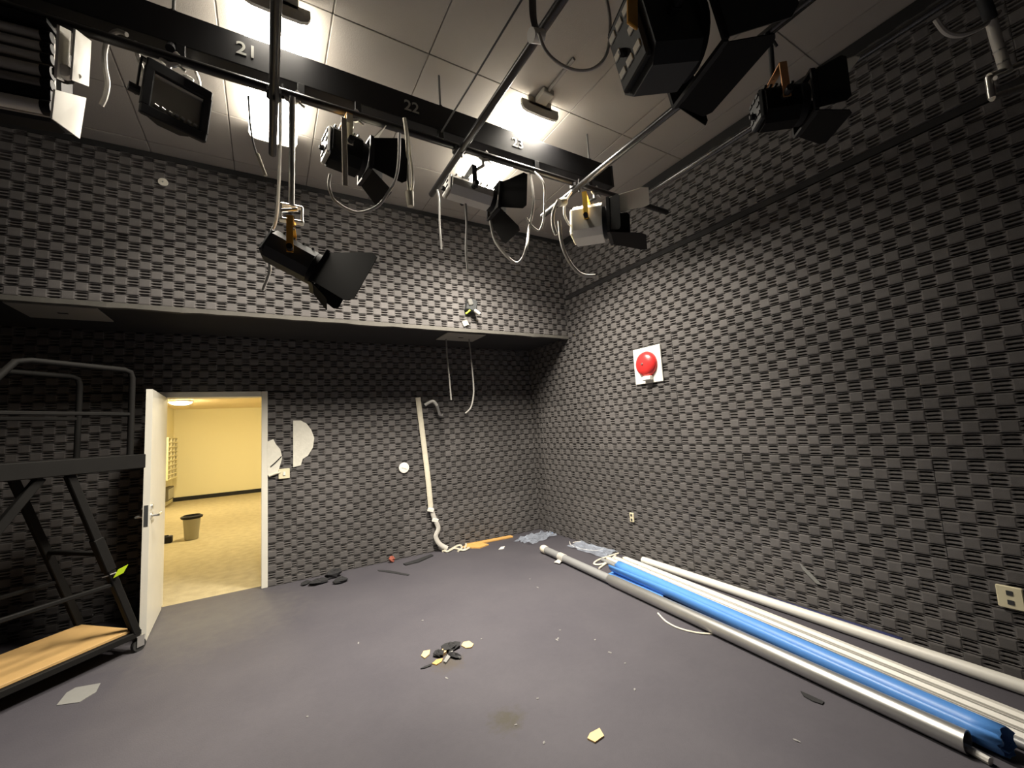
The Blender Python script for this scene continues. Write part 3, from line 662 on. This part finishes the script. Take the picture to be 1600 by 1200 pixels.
def outlet(label, y, z, wd=.075, hh=.115):
    t = thing('wall_outlet', label, 'outlet', (XR, y, z), 'outlets on the right wall')
    MB().b2(XR - .05, XR - .034, y - wd / 2, y + wd / 2, z - hh / 2, z + hh / 2, .004).build('face_plate', M['ivory'], t)
    for dz in (-.025, .025): MB().b2(XR - .053, XR - .05, y - .012, y + .012, z + dz - .012, z + dz + .012).build('socket', M['lampgrey'], t)
outlet('small ivory outlet low on the right wall near the corner', 3.50, .46, .06, .10)
outlet('larger ivory outlet low at the right edge by white tube', .72, .45, .10, .12)
c = Xp(1262, 892, XR - .04); o = MB().prism([c + V((0, .05, .05)), c + V((0, -.02, -.01)), c + V((0, -.09, -.08)), c + V((0, -.05, -.075)), c + V((0, .03, .0))], (-.006, 0, 0)).build('foam_tear', M['paper'], None, c)
tag(o, 'small grey torn scrap stuck low on the right wall foam', 'scrap')
YF = YB - .037
def onback(poly, label, m, cat, name, th=.008):
    pts = [Yp(x, y, YF) for x, y in poly]; o = MB().prism(pts, (0, -th, 0)).build(name, M[m], None, pts[0]); return tag(o, label, cat)
onback([(458, 657), (470, 657), (479, 662), (486, 671), (491, 684), (489, 699), (481, 712), (473, 717), (470, 727), (458, 730)], 'half round torn white patch on black wall right of the door', 'plaster', 'patch', 'torn_patch')
sp = onback([(418, 690), (427, 686), (431, 694), (438, 702), (441, 715), (438, 726), (434, 739), (424, 743), (418, 742)], 'rough white plaster patch touching the door frame edge', 'plaster', 'patch', 'torn_patch')
MB().tube([Yp(423, 729, YF - .012), Yp(431, 722, YF - .014), Yp(440, 713, YF - .012)], .006, 6).build('crack', M['black'], sp)
sw = thing('light_switch', 'small yellowish switch plate beside white plaster patch at the door', 'light switch', Yp(443, 740, YF))
c = Yp(444, 740, YF); MB().b2(c.x - .055, c.x + .055, YF - .014, YF, c.z - .055, c.z + .055, .004).build('plate', M['ivory'], sw); MB().b2(c.x - .012, c.x + .012, YF - .022, YF - .012, c.z - .02, c.z + .02, .003).build('rocker', M['white'], sw)
MB().tube([Yp(420, 744, YF - .01), Yp(430, 740, YF - .012), Yp(438, 738, YF - .01)], .012, 8).build('cord', M['cordlight'], sw, None, True)
c = Yp(631, 731, YF); o = MB().lathe(c, (0, -1, 0), [(.066, 0), (.068, .006), (.062, .016), (.02, .02), (.001, .02)], 24).build('round_cover', M['white'], None, c, True); tag(o, 'round white cover disc on the back wall', 'cover')
MB().box(c + V((0, -.021, 0)), (.07, .006, .012), Matrix.Rotation(.4, 3, 'Y')).build('slot', M['plaster'], o)
c = Yp(255, 285, YS - .04); o = MB().lathe(c, (0, -1, 0), [(.035, 0), (.034, .01), (.001, .014)], 18).build('round_cover', M['plaster'], None, c, True); tag(o, 'small pale disc high on the soffit foam at left', 'cover')
MB().lathe(c + V((0, -.012, 0)), (0, -1, 0), [(.008, 0), (.006, .006)], 10).build('screw', M['steel'], o)
# flat conduit that runs down the back wall
cd = thing('flat_conduit', 'cream flat cable running down the back wall to the floor', 'cable', Yp(690, 858, YF))
MB().tube(smoothpath([Yp(653, 621, YF - .017), Yp(658, 660, YF - .017), Yp(663, 700, YF - .017), Yp(669, 750, YF - .018), Yp(673, 792, YF - .02)], 4), .035, 10, flat=.4).build('upper_run', M['cordlight'], cd, None, True)
MB().tube(smoothpath([Yp(673, 792, YF - .02), Yp(678, 808, YF - .03), Yp(685, 825, YF - .04), Yp(681, 838, YF - .05), Yp(687, 850, YF - .07), Yp(699, 857, YF - .1)], 5), .03, 10, flat=.5).build('lower_run', M['cord'], cd, None, True)
for x, y in ((673, 797), (680, 813)): 
    c = Yp(x, y, YF - .035); MB().box(c, (.085, .03, .05), Matrix.Rotation(.35, 3, 'Y'), .006).build('clip', M['white'], cd)
hk = thing('wall_bracket', 'small grey metal bracket beside top of the flat cable', 'bracket', Yp(678, 630, YF))
MB().tube(smoothpath([Yp(664, 633, YF - .03), Yp(670, 629, YF - .05), Yp(677, 627, YF - .07), Yp(683, 634, YF - .08)]), .022, 10).build('arm', M['silver'], hk, None, True)
MB().tube([Yp(683, 634, YF - .08), Yp(687, 648, YF - .06), Yp(691, 649, YF - .06)], .020, 8).build('hook', M['steel'], hk, None, True)
MB().box(Yp(664, 633, YF - .01), (.05, .02, .06), None, .005).build('base', M['lampgrey'], hk)
# socket box on the soffit
c = Yp(736, 478, YS - .07); sb = thing('socket_box', 'small metal socket box with lime tie on the soffit foam', 'socket box', c)
MB().box(c, (.13, .09, .15), Matrix.Rotation(.2, 3, 'Y'), .015).build('box', M['lampgrey'], sb)
MB().box(c + V((-.03, -.05, .03)), (.06, .02, .07), Matrix.Rotation(-.3, 3, 'Y'), .006).build('cover', M['bright'], sb)
MB().tube([c + V((-.04, -.05, -.07)), c + V((-.10, -.06, -.12))], .009, 8).build('cable_tie', M['lime'], sb)
MB().cyl(c + V((.03, -.03, -.06)), c + V((.08, -.06, -.11)), .022, 10).build('plug', M['silver'], sb, None, True)
MB().box(Yp(727, 505, YS - .045), (.07, .012, .06), Matrix.Rotation(-.4, 3, 'Y')).build('tag', M['ivory'], sb)
zc = ZS - .012
def cord2(label, a, pts, r=.010):
    o = MB().tube(smoothpath([a] + pts), r, 8).build('hanging_cord', M['cordmid'], None, a, True); tag(o, label, 'cord', 'cords under the soffit plate')
a = Zp(697, 530, zc); cord2('faint straight cord under the pale soffit plate, on its left', a, [Yp(x, y, a.y) for x, y in ((699, 560), (702, 590), (705, 625))])
a = Zp(733, 530, zc); cord2('hooked cord under the pale soffit plate, on its right', a, [Yp(x, y, a.y) for x, y in ((736, 560), (739, 590), (740, 615), (736, 636), (727, 646))])

# ------------------------------------------------------------------ rolling platform at the left
O = V((-.85, 4.47, 0)); U = V((-.71, -.70, 0)).normalized(); W_ = V((-.70, .71, 0)).normalized()   # along, across (away)
LEN, WID = 1.45, .60
def K(s, t, z): return O + U * s + W_ * t + V((0, 0, z))
rk = thing('rolling_platform', 'black rolling work platform with guard rails beside the open door', 'platform', K(LEN / 2, WID / 2, 0))
rr = Matrix((U, W_, V((0, 0, 1)))).transposed()
def bar(name, p0, p1, r, m='rackmetal'):
    p0, p1 = V(p0), V(p1); a = (p1 - p0); mid_ = (p0 + p1) / 2; a_ = a.normalized(); t_ = W_ if abs(a_.dot(W_)) < .9 else V((0, 0, 1)); b_ = a_.cross(t_).normalized(); c_ = a_.cross(b_)
    return MB().box(mid_, (a.length, r, r), Matrix((a_, b_, c_)).transposed(), .005).build(name, M[m], rk)
for t in (0, WID): bar('base_rail', K(0, t, .13), K(LEN, t, .13), .045)
for s in (0, LEN): bar('base_rail', K(s, 0, .13), K(s, WID, .13), .045)
MB().box(K(LEN / 2, WID / 2, .165), (LEN - .06, WID - .02, .02), rr, .002).build('deck_board', M['wood'], rk)
for s in (0, LEN):
    for t in (0, WID):
        c = K(s, t, .045); ca = MB().cyl(c - W_ * .016, c + W_ * .016, .045, 20).build('wheel', M['rubber'], rk, None, True)
        m = MB(); m.box(c + W_ * .024 + V((0, 0, .03)), (.05, .004, .08), rr); m.box(c - W_ * .024 + V((0, 0, .03)), (.05, .004, .08), rr); m.box(c + V((0, 0, .068)), (.06, .056, .006), rr); m.build('fork', M['bright'], ca)
for t in (0, WID):
    l1 = bar('leg', K(.02, t, .14), K(.47, t, 1.40), .05); bar('leg', K(LEN - .02, t, .14), K(.62, t, 1.40), .05)
    if t == 0:
        pa, pb_ = K(.02, t, .14), K(.47, t, 1.40); q0, q1 = pa.lerp(pb_, .42), pa.lerp(pb_, .62)
        bar('leg_sleeve', q0, q1, .062)
        tg_ = pa.lerp(pb_, .405); n_ = -W_
        MB().prism([tg_ + n_ * .04 + V((-.005, 0, -.035)), tg_ + n_ * .04 + V((.05, 0, -.01)), tg_ + n_ * .04 + V((.075, 0, .045)), tg_ + n_ * .04 + V((.02, 0, .02))], n_ * .003).build('tag', M['lime'], rk)
        MB().tube([tg_ + n_ * .03 + V((-.06, 0, -.02)), tg_ + n_ * .04 + V((.01, 0, 0))], .005, 6).build('tag_string', M['cord'], rk)
for t in (0, WID): bar('cross_brace', K(.17, t, .56), K(LEN - .28, t, .56), .028)
bar('cross_brace', K(.25, 0, .80), K(.25, WID, .80), .03)
for t in (0, WID): bar('platform_rail', K(.02, t, 1.455), K(LEN - .2, t, 1.455), .11)
for s in (.04, LEN - .22): bar('platform_rail', K(s, 0, 1.455), K(s, WID, 1.455), .10)
MB().box(K(LEN / 2 - .09, WID / 2, 1.50), (LEN - .28, WID - .06, .018), rr).build('platform_deck', M['rackmetal'], rk)
for t in (0, WID):
    pts = [K(.10, t, 1.50), K(.10, t, 2.12), K(.115, t, 2.165), K(.16, t, 2.18), K(.70, t, 2.18), K(.77, t, 2.165), K(.95, t, 1.90), K(1.20, t, 1.52)]
    MB().tube(pts, .021, 10).build('guard_rail', M['rackmetal'], rk, None, True)
    bar('mid_rail', K(.10, t, 1.83), K(.99, t, 1.83), .026)

# ------------------------------------------------------------------ long tubes and rolls on the floor by the right wall
def rod(name, label, p0, p1, r, m, cat='tube', group='tubes and rolls by the right wall', n=20):
    p0, p1 = V(p0), V(p1); o = MB().cyl(p0, p1, r, n).build(name, M[m], None, V((p0.x, p0.y, 0)), True); tag(o, label, cat, group); return o
# grey pipe
r = .048; a, b = Zp(850, 858, r), Zp(1512, 1160, r); dr = (b - a).normalized()
gp = thing('steel_pipe', 'long grey steel pipe lying nearest the middle of the floor', 'pipe', V((a.x, a.y, 0)), 'tubes and rolls by the right wall')
k = a.lerp(b, .34)
m = MB(); m.lathe(a, dr, [(.040, 0), (.040, (k - a).length), (.034, (k - a).length), (.034, 0.0)], 24); m.build('thin_section', M['greypipe'], gp, None, True)
m = MB(); Lp = (b - k).length; m.lathe(k, dr, [(.040, -.02), (r, .04), (r, Lp), (r - .006, Lp), (r - .006, Lp - .3), (.001, Lp - .3)], 28); m.build('thick_section', M['steel'], gp, None, True)
m = MB(); m.lathe(a - dr * .03, dr, [(.012, -.03), (.036, -.015), (.047, .02), (.046, .07), (.043, .09)], 16); m.build('cloth_cap', M['rag'], gp, None, True)
tp = a.lerp(b, .095)
for j in range(4): MB().lathe(tp + dr * (.028 * j), dr, [(.041, 0), (.045, .005), (.045, .018), (.041, .022)], 18).build('wire_wrap', M['cord'], gp, None, True)
MB().prism([tp + V((-.03, -.02, -.02)), tp + V((-.11, -.04, -.036)), tp + V((-.09, -.12, -.036)), tp + V((-.02, -.08, -.02))], (0, 0, .004)).build('tape_end', M['cord'], gp)
MB().tube([b + V((.01, .02, -.03)), Zp(1548, 1190, .018)], .016, 8).build('tail_rod', M['silver'], gp, None, True)
# cream cord on the floor
def floor_cord(label, xy, r, m, name='cord', z=None):
    pts = [Zp(x, y, z if z else r) for x, y in xy]; o = MB().tube(smoothpath(pts), r, 6).build(name, M[m], None, V((pts[0].x, pts[0].y, 0)), True); tag(o, label, 'cord'); return o
floor_cord('thin cream cord trailing between grey pipe and blue roll', [(1028, 958), (1042, 972), (1065, 983), (1100, 990), (1140, 990), (1180, 993), (1215, 998), (1260, 1015)], .006, 'rag')
floor_cord('cream rope loop tied at far ends of the white tubes', [(975, 862), (955, 868), (935, 875), (928, 881), (938, 882), (955, 876), (962, 868), (950, 878), (936, 888)], .010, 'rag')
# blue vinyl roll: a spiral cross-section with a loose outer lap
r = .068; a, b = Zp(966, 885, r), Zp(1574, 1158, r); dr = (b - a).normalized(); sd = V((dr.y, -dr.x, 0)).normalized()
if sd.x > 0: sd = -sd
nseg = 26; ring_n = 30; vs = []
for i in range(nseg + 1):
    c = a.lerp(b, i / nseg); loose = max(0, 1 - i / 8)
    for j in range(ring_n + 1):
        th = math.radians(-150 + 545 * j / ring_n); rad = .040 + .028 * j / ring_n + (.010 * loose * max(0, j / ring_n - .6) if j else 0)
        off = sd * math.cos(th) * rad + V((0, 0, math.sin(th) * rad))
        if j > ring_n * .80: off += sd * loose * .06 * (j / ring_n - .8) / .2
        q = c + off + dr * (random.uniform(-.012, .012) if i in (0, nseg) else 0); q.z = max(q.z, .004); vs.append(q)
w_ = ring_n + 1
m = MB(); m.add(vs, [(i * w_ + j, i * w_ + j + 1, (i + 1) * w_ + j + 1, (i + 1) * w_ + j) for i in range(nseg) for j in range(ring_n)])
br = m.build('vinyl_roll', M['blue'], None, V((a.x, a.y, 0)), True)
sm = br.modifiers.new('thickness', 'SOLIDIFY'); sm.thickness = .003; sm.offset = 0
tag(br, 'rolled bright blue vinyl sheet lying beside the grey pipe', 'roll', 'tubes and rolls by the right wall')
MB().cyl(a + dr * .02, b - dr * .03, .030, 16).build('core_tube', M['navy'], br, br['_org'], True)
c = a - dr * .02; m = MB()
m.prism([c + sd * .06 + V((0, 0, -.05)), c + sd * .13 + V((0, 0, -.062)), c + sd * .10 + dr * .75 + V((0, 0, -.062)), c + sd * .05 + dr * .7 + V((0, 0, -.045))], (0, 0, .004)); m.build('loose_lap', M['blue'], br, br['_org'])
# thin grey conduit, white battens and the big white tube
rod('grey_conduit', 'thin grey tube squeezed between blue roll and white battens', (3.225, 3.70, .02), (2.862, .45, .02), .02, 'greypipe')
for j, (xa, ya, xb, wd) in enumerate(((3.292, 3.68, 2.915, .050), (3.360, 3.63, 3.0, .050), (3.430, 3.56, 3.09, .055))):
    a, b = V((xa, ya, .024)), V((xb, .45, .024)); dr = (b - a).normalized(); sd = V((-dr.y, dr.x, 0)); m_ = 'whitetube'
    o = MB().box((a + b) / 2, ((b - a).length, wd, .045), Matrix((dr, sd, V((0, 0, 1)))).transposed(), .014).build('white_batten', M[m_], None, V((a.x, a.y, 0)))
    tag(o, ['white batten next to the blue roll, nearest of three', 'white batten in the middle of the three by the blue roll', 'white batten of the three farthest from the blue roll'][j], 'batten', 'white battens on the floor')
    MB().box(a - dr * .004, (.012, wd * .8, .036), Matrix((dr, sd, V((0, 0, 1)))).transposed(), .004).build('end_cap', M['rag'], o, o['_org'])
a, b = V((3.505, 3.36, .037)), V((3.40, .42, .037)); dr = (b - a).normalized()
m = MB(); Lb = (b - a).length; m.lathe(a, dr, [(.027, .3), (.027, .0), (.035, 0), (.0365, .05), (.0365, Lb), (.029, Lb), (.029, Lb - .2), (.001, Lb - .2)], 26)
o = m.build('white_tube', M['whitetube'], None, V((a.x, a.y, 0)), True); tag(o, 'round white tube lying closest to the right wall', 'tube', 'tubes and rolls by the right wall')
MB().lathe(a, dr, [(.001, .02), (.026, .025), (.026, .04), (.001, .045)], 20).build('end_plug', M['rag'], o, o['_org'], True)
# navy cloth squeezed against the wall
pts = [(1205, 918), (1235, 927), (1280, 938), (1330, 955), (1380, 975), (1425, 993)]
near = [(1200, 926), (1240, 944), (1290, 962), (1340, 982), (1385, 1000), (1420, 1006)]
vs = []
for i in range(6):
    f_, n_ = Zp(*pts[i], .02), Zp(*near[i], .02); f_.x = min(f_.x, XR - .045)
    vs += [V((f_.x, f_.y, .05)), V((f_.x - .03, f_.y, .035 + .012 * (i % 2))), V((min(n_.x, XR - .09), n_.y, .012))]
m = MB(); m.add(vs, [(i * 3 + j, i * 3 + j + 1, i * 3 + 4 + j, i * 3 + 3 + j) for i in range(5) for j in range(2)])
o = m.build('navy_sheet', M['navy'], None, V((vs[0].x, vs[0].y, 0)), True); tag(o, 'dark navy cloth strip between white tube and right wall', 'cloth')
sm = o.modifiers.new('thickness', 'SOLIDIFY'); sm.thickness = .006
# crumpled clear film in the corner
def film(label, x0, y0, wx, wy, seed, ang):
    rnd = random.Random(seed); n = 9; vs = []; ca, sa = math.cos(ang), math.sin(ang)
    for i in range(n + 1):
        for j in range(n + 1):
            u, v = (i / n - .5) * wx * (1 + rnd.uniform(-.15, .15)), (j / n - .5) * wy * (1 + rnd.uniform(-.2, .2))
            vs.append((min(x0 + u * ca - v * sa, XR - .05), min(y0 + u * sa + v * ca, YB - .05), .006 + rnd.random() ** 2 * .05))
    m = MB(); m.add(vs, [(i * (n + 1) + j, i * (n + 1) + j + 1, (i + 1) * (n + 1) + j + 1, (i + 1) * (n + 1) + j) for i in range(n) for j in range(n)])
    o = m.build('plastic_film', M['film'], None, (x0, y0, 0)); tag(o, label, 'plastic film'); return o
p = Zp(835, 838, .02); film('crumpled clear bluish film in the floor corner', p.x, p.y - .05, .55, .3, 5, .2)
p = Zp(925, 857, .02); film('crumpled clear film at far ends of the white tubes', p.x, p.y, .28, .62, 8, .1)
floor_cord('thin pale wire curl on floor beside the crumpled film', [(895, 848), (905, 846), (930, 846), (950, 852), (935, 860), (910, 858), (893, 852), (890, 846)], .005, 'whitebit', 'wire_curl')
floor_cord('thin blue wire lying along the corner of the floor', [(862, 833), (875, 830), (900, 834), (925, 842)], .005, 'blue', 'wire')

# ------------------------------------------------------------------ scraps at the foot of the walls and on the floor
def chunk(name, label, p, size, m, seed, cat='scrap', group=None, rotz=0, flat=1):
    rnd = random.Random(seed); n, k = 10, 6; vs = []
    for i in range(k):
        ph = math.pi * (i + .5) / k
        for j in range(n):
            th = 2 * math.pi * j / n; q = 1 + rnd.uniform(-.28, .28)
            x, y = size[0] * math.sin(ph) * math.cos(th) * q, size[1] * math.sin(ph) * math.sin(th) * q
            vs.append((p[0] + x * math.cos(rotz) - y * math.sin(rotz), p[1] + x * math.sin(rotz) + y * math.cos(rotz), max(.001, size[2] * (1 + math.cos(ph)) * .5 * (1 + rnd.uniform(-.2, .2)))))
    fs = [(i * n + j, i * n + (j + 1) % n, (i + 1) * n + (j + 1) % n, (i + 1) * n + j) for i in range(k - 1) for j in range(n)] + [tuple(range(n)), tuple(range(k * n - 1, (k - 1) * n - 1, -1))]
    o = MB().add(vs, fs).build(name, M[m], None, (p[0], p[1], 0)); return tag(o, label, cat, group)
def chip(name, label, xy, m, th=.006, cat='scrap', group=None, z=0.0):
    pts = [Zp(x, y, z) for x, y in xy]; pts = [V((q.x, q.y, z + .0005)) for q in pts]
    o = MB().prism(pts, (0, 0, th)).build(name, M[m], None, pts[0]); return tag(o, label, cat, group)
chip('paper_sheet', 'grey sheet of paper on floor in front of the rolling platform', [(88, 1103), (104, 1083), (118, 1075), (157, 1068), (150, 1082), (135, 1091), (124, 1098), (108, 1100)], 'paper', .003, 'paper')
chip('tan_chip', 'lone tan cardboard chip near the bottom centre of the floor', [(918, 1156), (922, 1148), (937, 1140), (944, 1152), (930, 1162)], 'tan', .008)
chip('tan_chip', 'tan chip on the right side of the black debris pile', [(721, 1010), (724, 1005), (733, 1003), (740, 1008), (737, 1013), (728, 1014)], 'tan', .008)
chip('tan_chip', 'tan chip on the left side of the black debris pile', [(658, 1026), (662, 1019), (672, 1017), (671, 1024), (664, 1030)], 'tan', .008)
chip('tan_chip', 'small tan chip on top of the black debris', [(689, 1022), (693, 1017), (699, 1016), (697, 1023), (692, 1026)], 'tan', .02)
chip('cardboard_strip', 'dull straw coloured strip in front of the black debris', [(675, 1038), (682, 1032), (692, 1030), (690, 1035), (682, 1040)], 'lath', .006)
chip('grey_strip', 'thin grey strip leaning by the black debris pile', [(693, 1036), (700, 1024), (706, 1018), (708, 1020), (703, 1030), (697, 1038)], 'paper', .012)
p = Zp(704, 1014, 0); chunk('foam_scrap', 'triangular black foam scrap of the debris pile on open floor', p, (.065, .05, .035), 'scrap', 1)
p = Zp(686, 1024, 0); chunk('foam_scrap', 'small black foam scrap at left of the debris pile', p, (.035, .04, .03), 'scrap', 2)
p = Zp(709, 1026, 0); chunk('foam_scrap', 'narrow grey foam scrap at right of the debris pile', p, (.025, .06, .02), 'black', 3, rotz=.4)
chip('black_sliver', 'thin black sliver in front of the debris pile', [(657, 1046), (664, 1042), (675, 1038), (674, 1041), (664, 1045)], 'scrap', .006)
for k, (x, y, sx, sy, sz) in enumerate(((498, 912, .10, .06, .05), (521, 903, .09, .05, .09), (533, 910, .08, .06, .05), (477, 913, .06, .04, .03))):
    p = Zp(x, y, 0); chunk('foam_scrap', ['long black foam scrap by the back wall right of the door', 'tallest black foam scrap by the back wall near the door', 'rightmost black foam scrap of the heap near the door', 'flat black scrap closest to the door frame on floor'][k], (p.x, min(p.y, YB - .12), 0), (sx, sy, sz), 'scrap', 20 + k, rotz=.3 * k)
p = Yp(612, 868, YB - .09); chunk('red_scrap', 'small reddish scrap at the foot of the back wall', (p.x, YB - .10, 0), (.035, .03, .07), 'rust', 31)
chip('dark_strip', 'thin dark rubber strip on floor along the back wall', [(630, 882), (650, 876), (674, 867), (677, 869), (655, 879), (634, 884)], 'scrap', .012)
chip('dark_strip', 'faint dark strip on floor left of the flat cable', [(590, 891), (610, 892), (640, 898), (638, 900), (608, 895), (592, 893)], 'scrap', .004)
a, b = Zp(728, 852, .012), Zp(800, 838, .012); a.y = min(a.y, YB - .08); b.y = min(b.y, YB - .07); dr = (b - a).normalized(); sd = V((-dr.y, dr.x, 0))
o = MB().box((a + b) / 2, ((b - a).length, .075, .022), Matrix((dr, sd, V((0, 0, 1)))).transposed(), .003).build('wood_lath', M['lath'], None, V((a.x, a.y, 0))); tag(o, 'orange pine lath lying along the foot of the back wall', 'lath')
chip('wood_splinter', 'splintered orange wood piece beside the cable pile', [(722, 856), (735, 850), (752, 849), (764, 852), (750, 857), (738, 857)], 'lath', .014)
for k, xy in enumerate(([(692, 861), (700, 852), (712, 850), (722, 855), (716, 861)], [(702, 860), (715, 853), (728, 850), (726, 857)], [(690, 856), (698, 862), (710, 857), (724, 860), (733, 856)])):
    floor_cord(['cream cable tangle at the foot of the flat cable, left coil', 'cream cable tangle at the foot of the flat cable, right strand', 'cream cable tangle at the foot of the flat cable, lowest strand'][k], xy, .014, 'cordlight', 'cable_tangle')
chip('white_scrap', 'white scrap on floor between wood lath and grey pipe', [(779, 859), (783, 855), (789, 854), (787, 858)], 'whitebit', .006)
chip('black_sliver', 'black sliver on floor beside the near end of the grey pipe', [(1251, 1081), (1262, 1086), (1288, 1098), (1285, 1102), (1270, 1097), (1256, 1089)], 'scrap', .006)
spots = [(752, 999), (872, 998), (953, 1020), (977, 1037), (992, 1078), (698, 1060), (806, 1133), (850, 1161), (1245, 1158), (840, 1092), (828, 905), (840, 918), (875, 985), (930, 1000), (870, 1000), (480, 1120), (660, 970), (560, 1005)]
for k, (x, y) in enumerate(spots):
    p = Zp(x, y, 0); chunk('lint_speck', 'tiny white lint speck lying on the open studio floor', p, (.007 + .004 * (k % 3), .006, .005), 'lintgrey', 50 + k, 'lint', 'white lint specks scattered on the floor', rotz=k)

for o in bpy.data.objects:
    if '_org' in o: del o['_org']
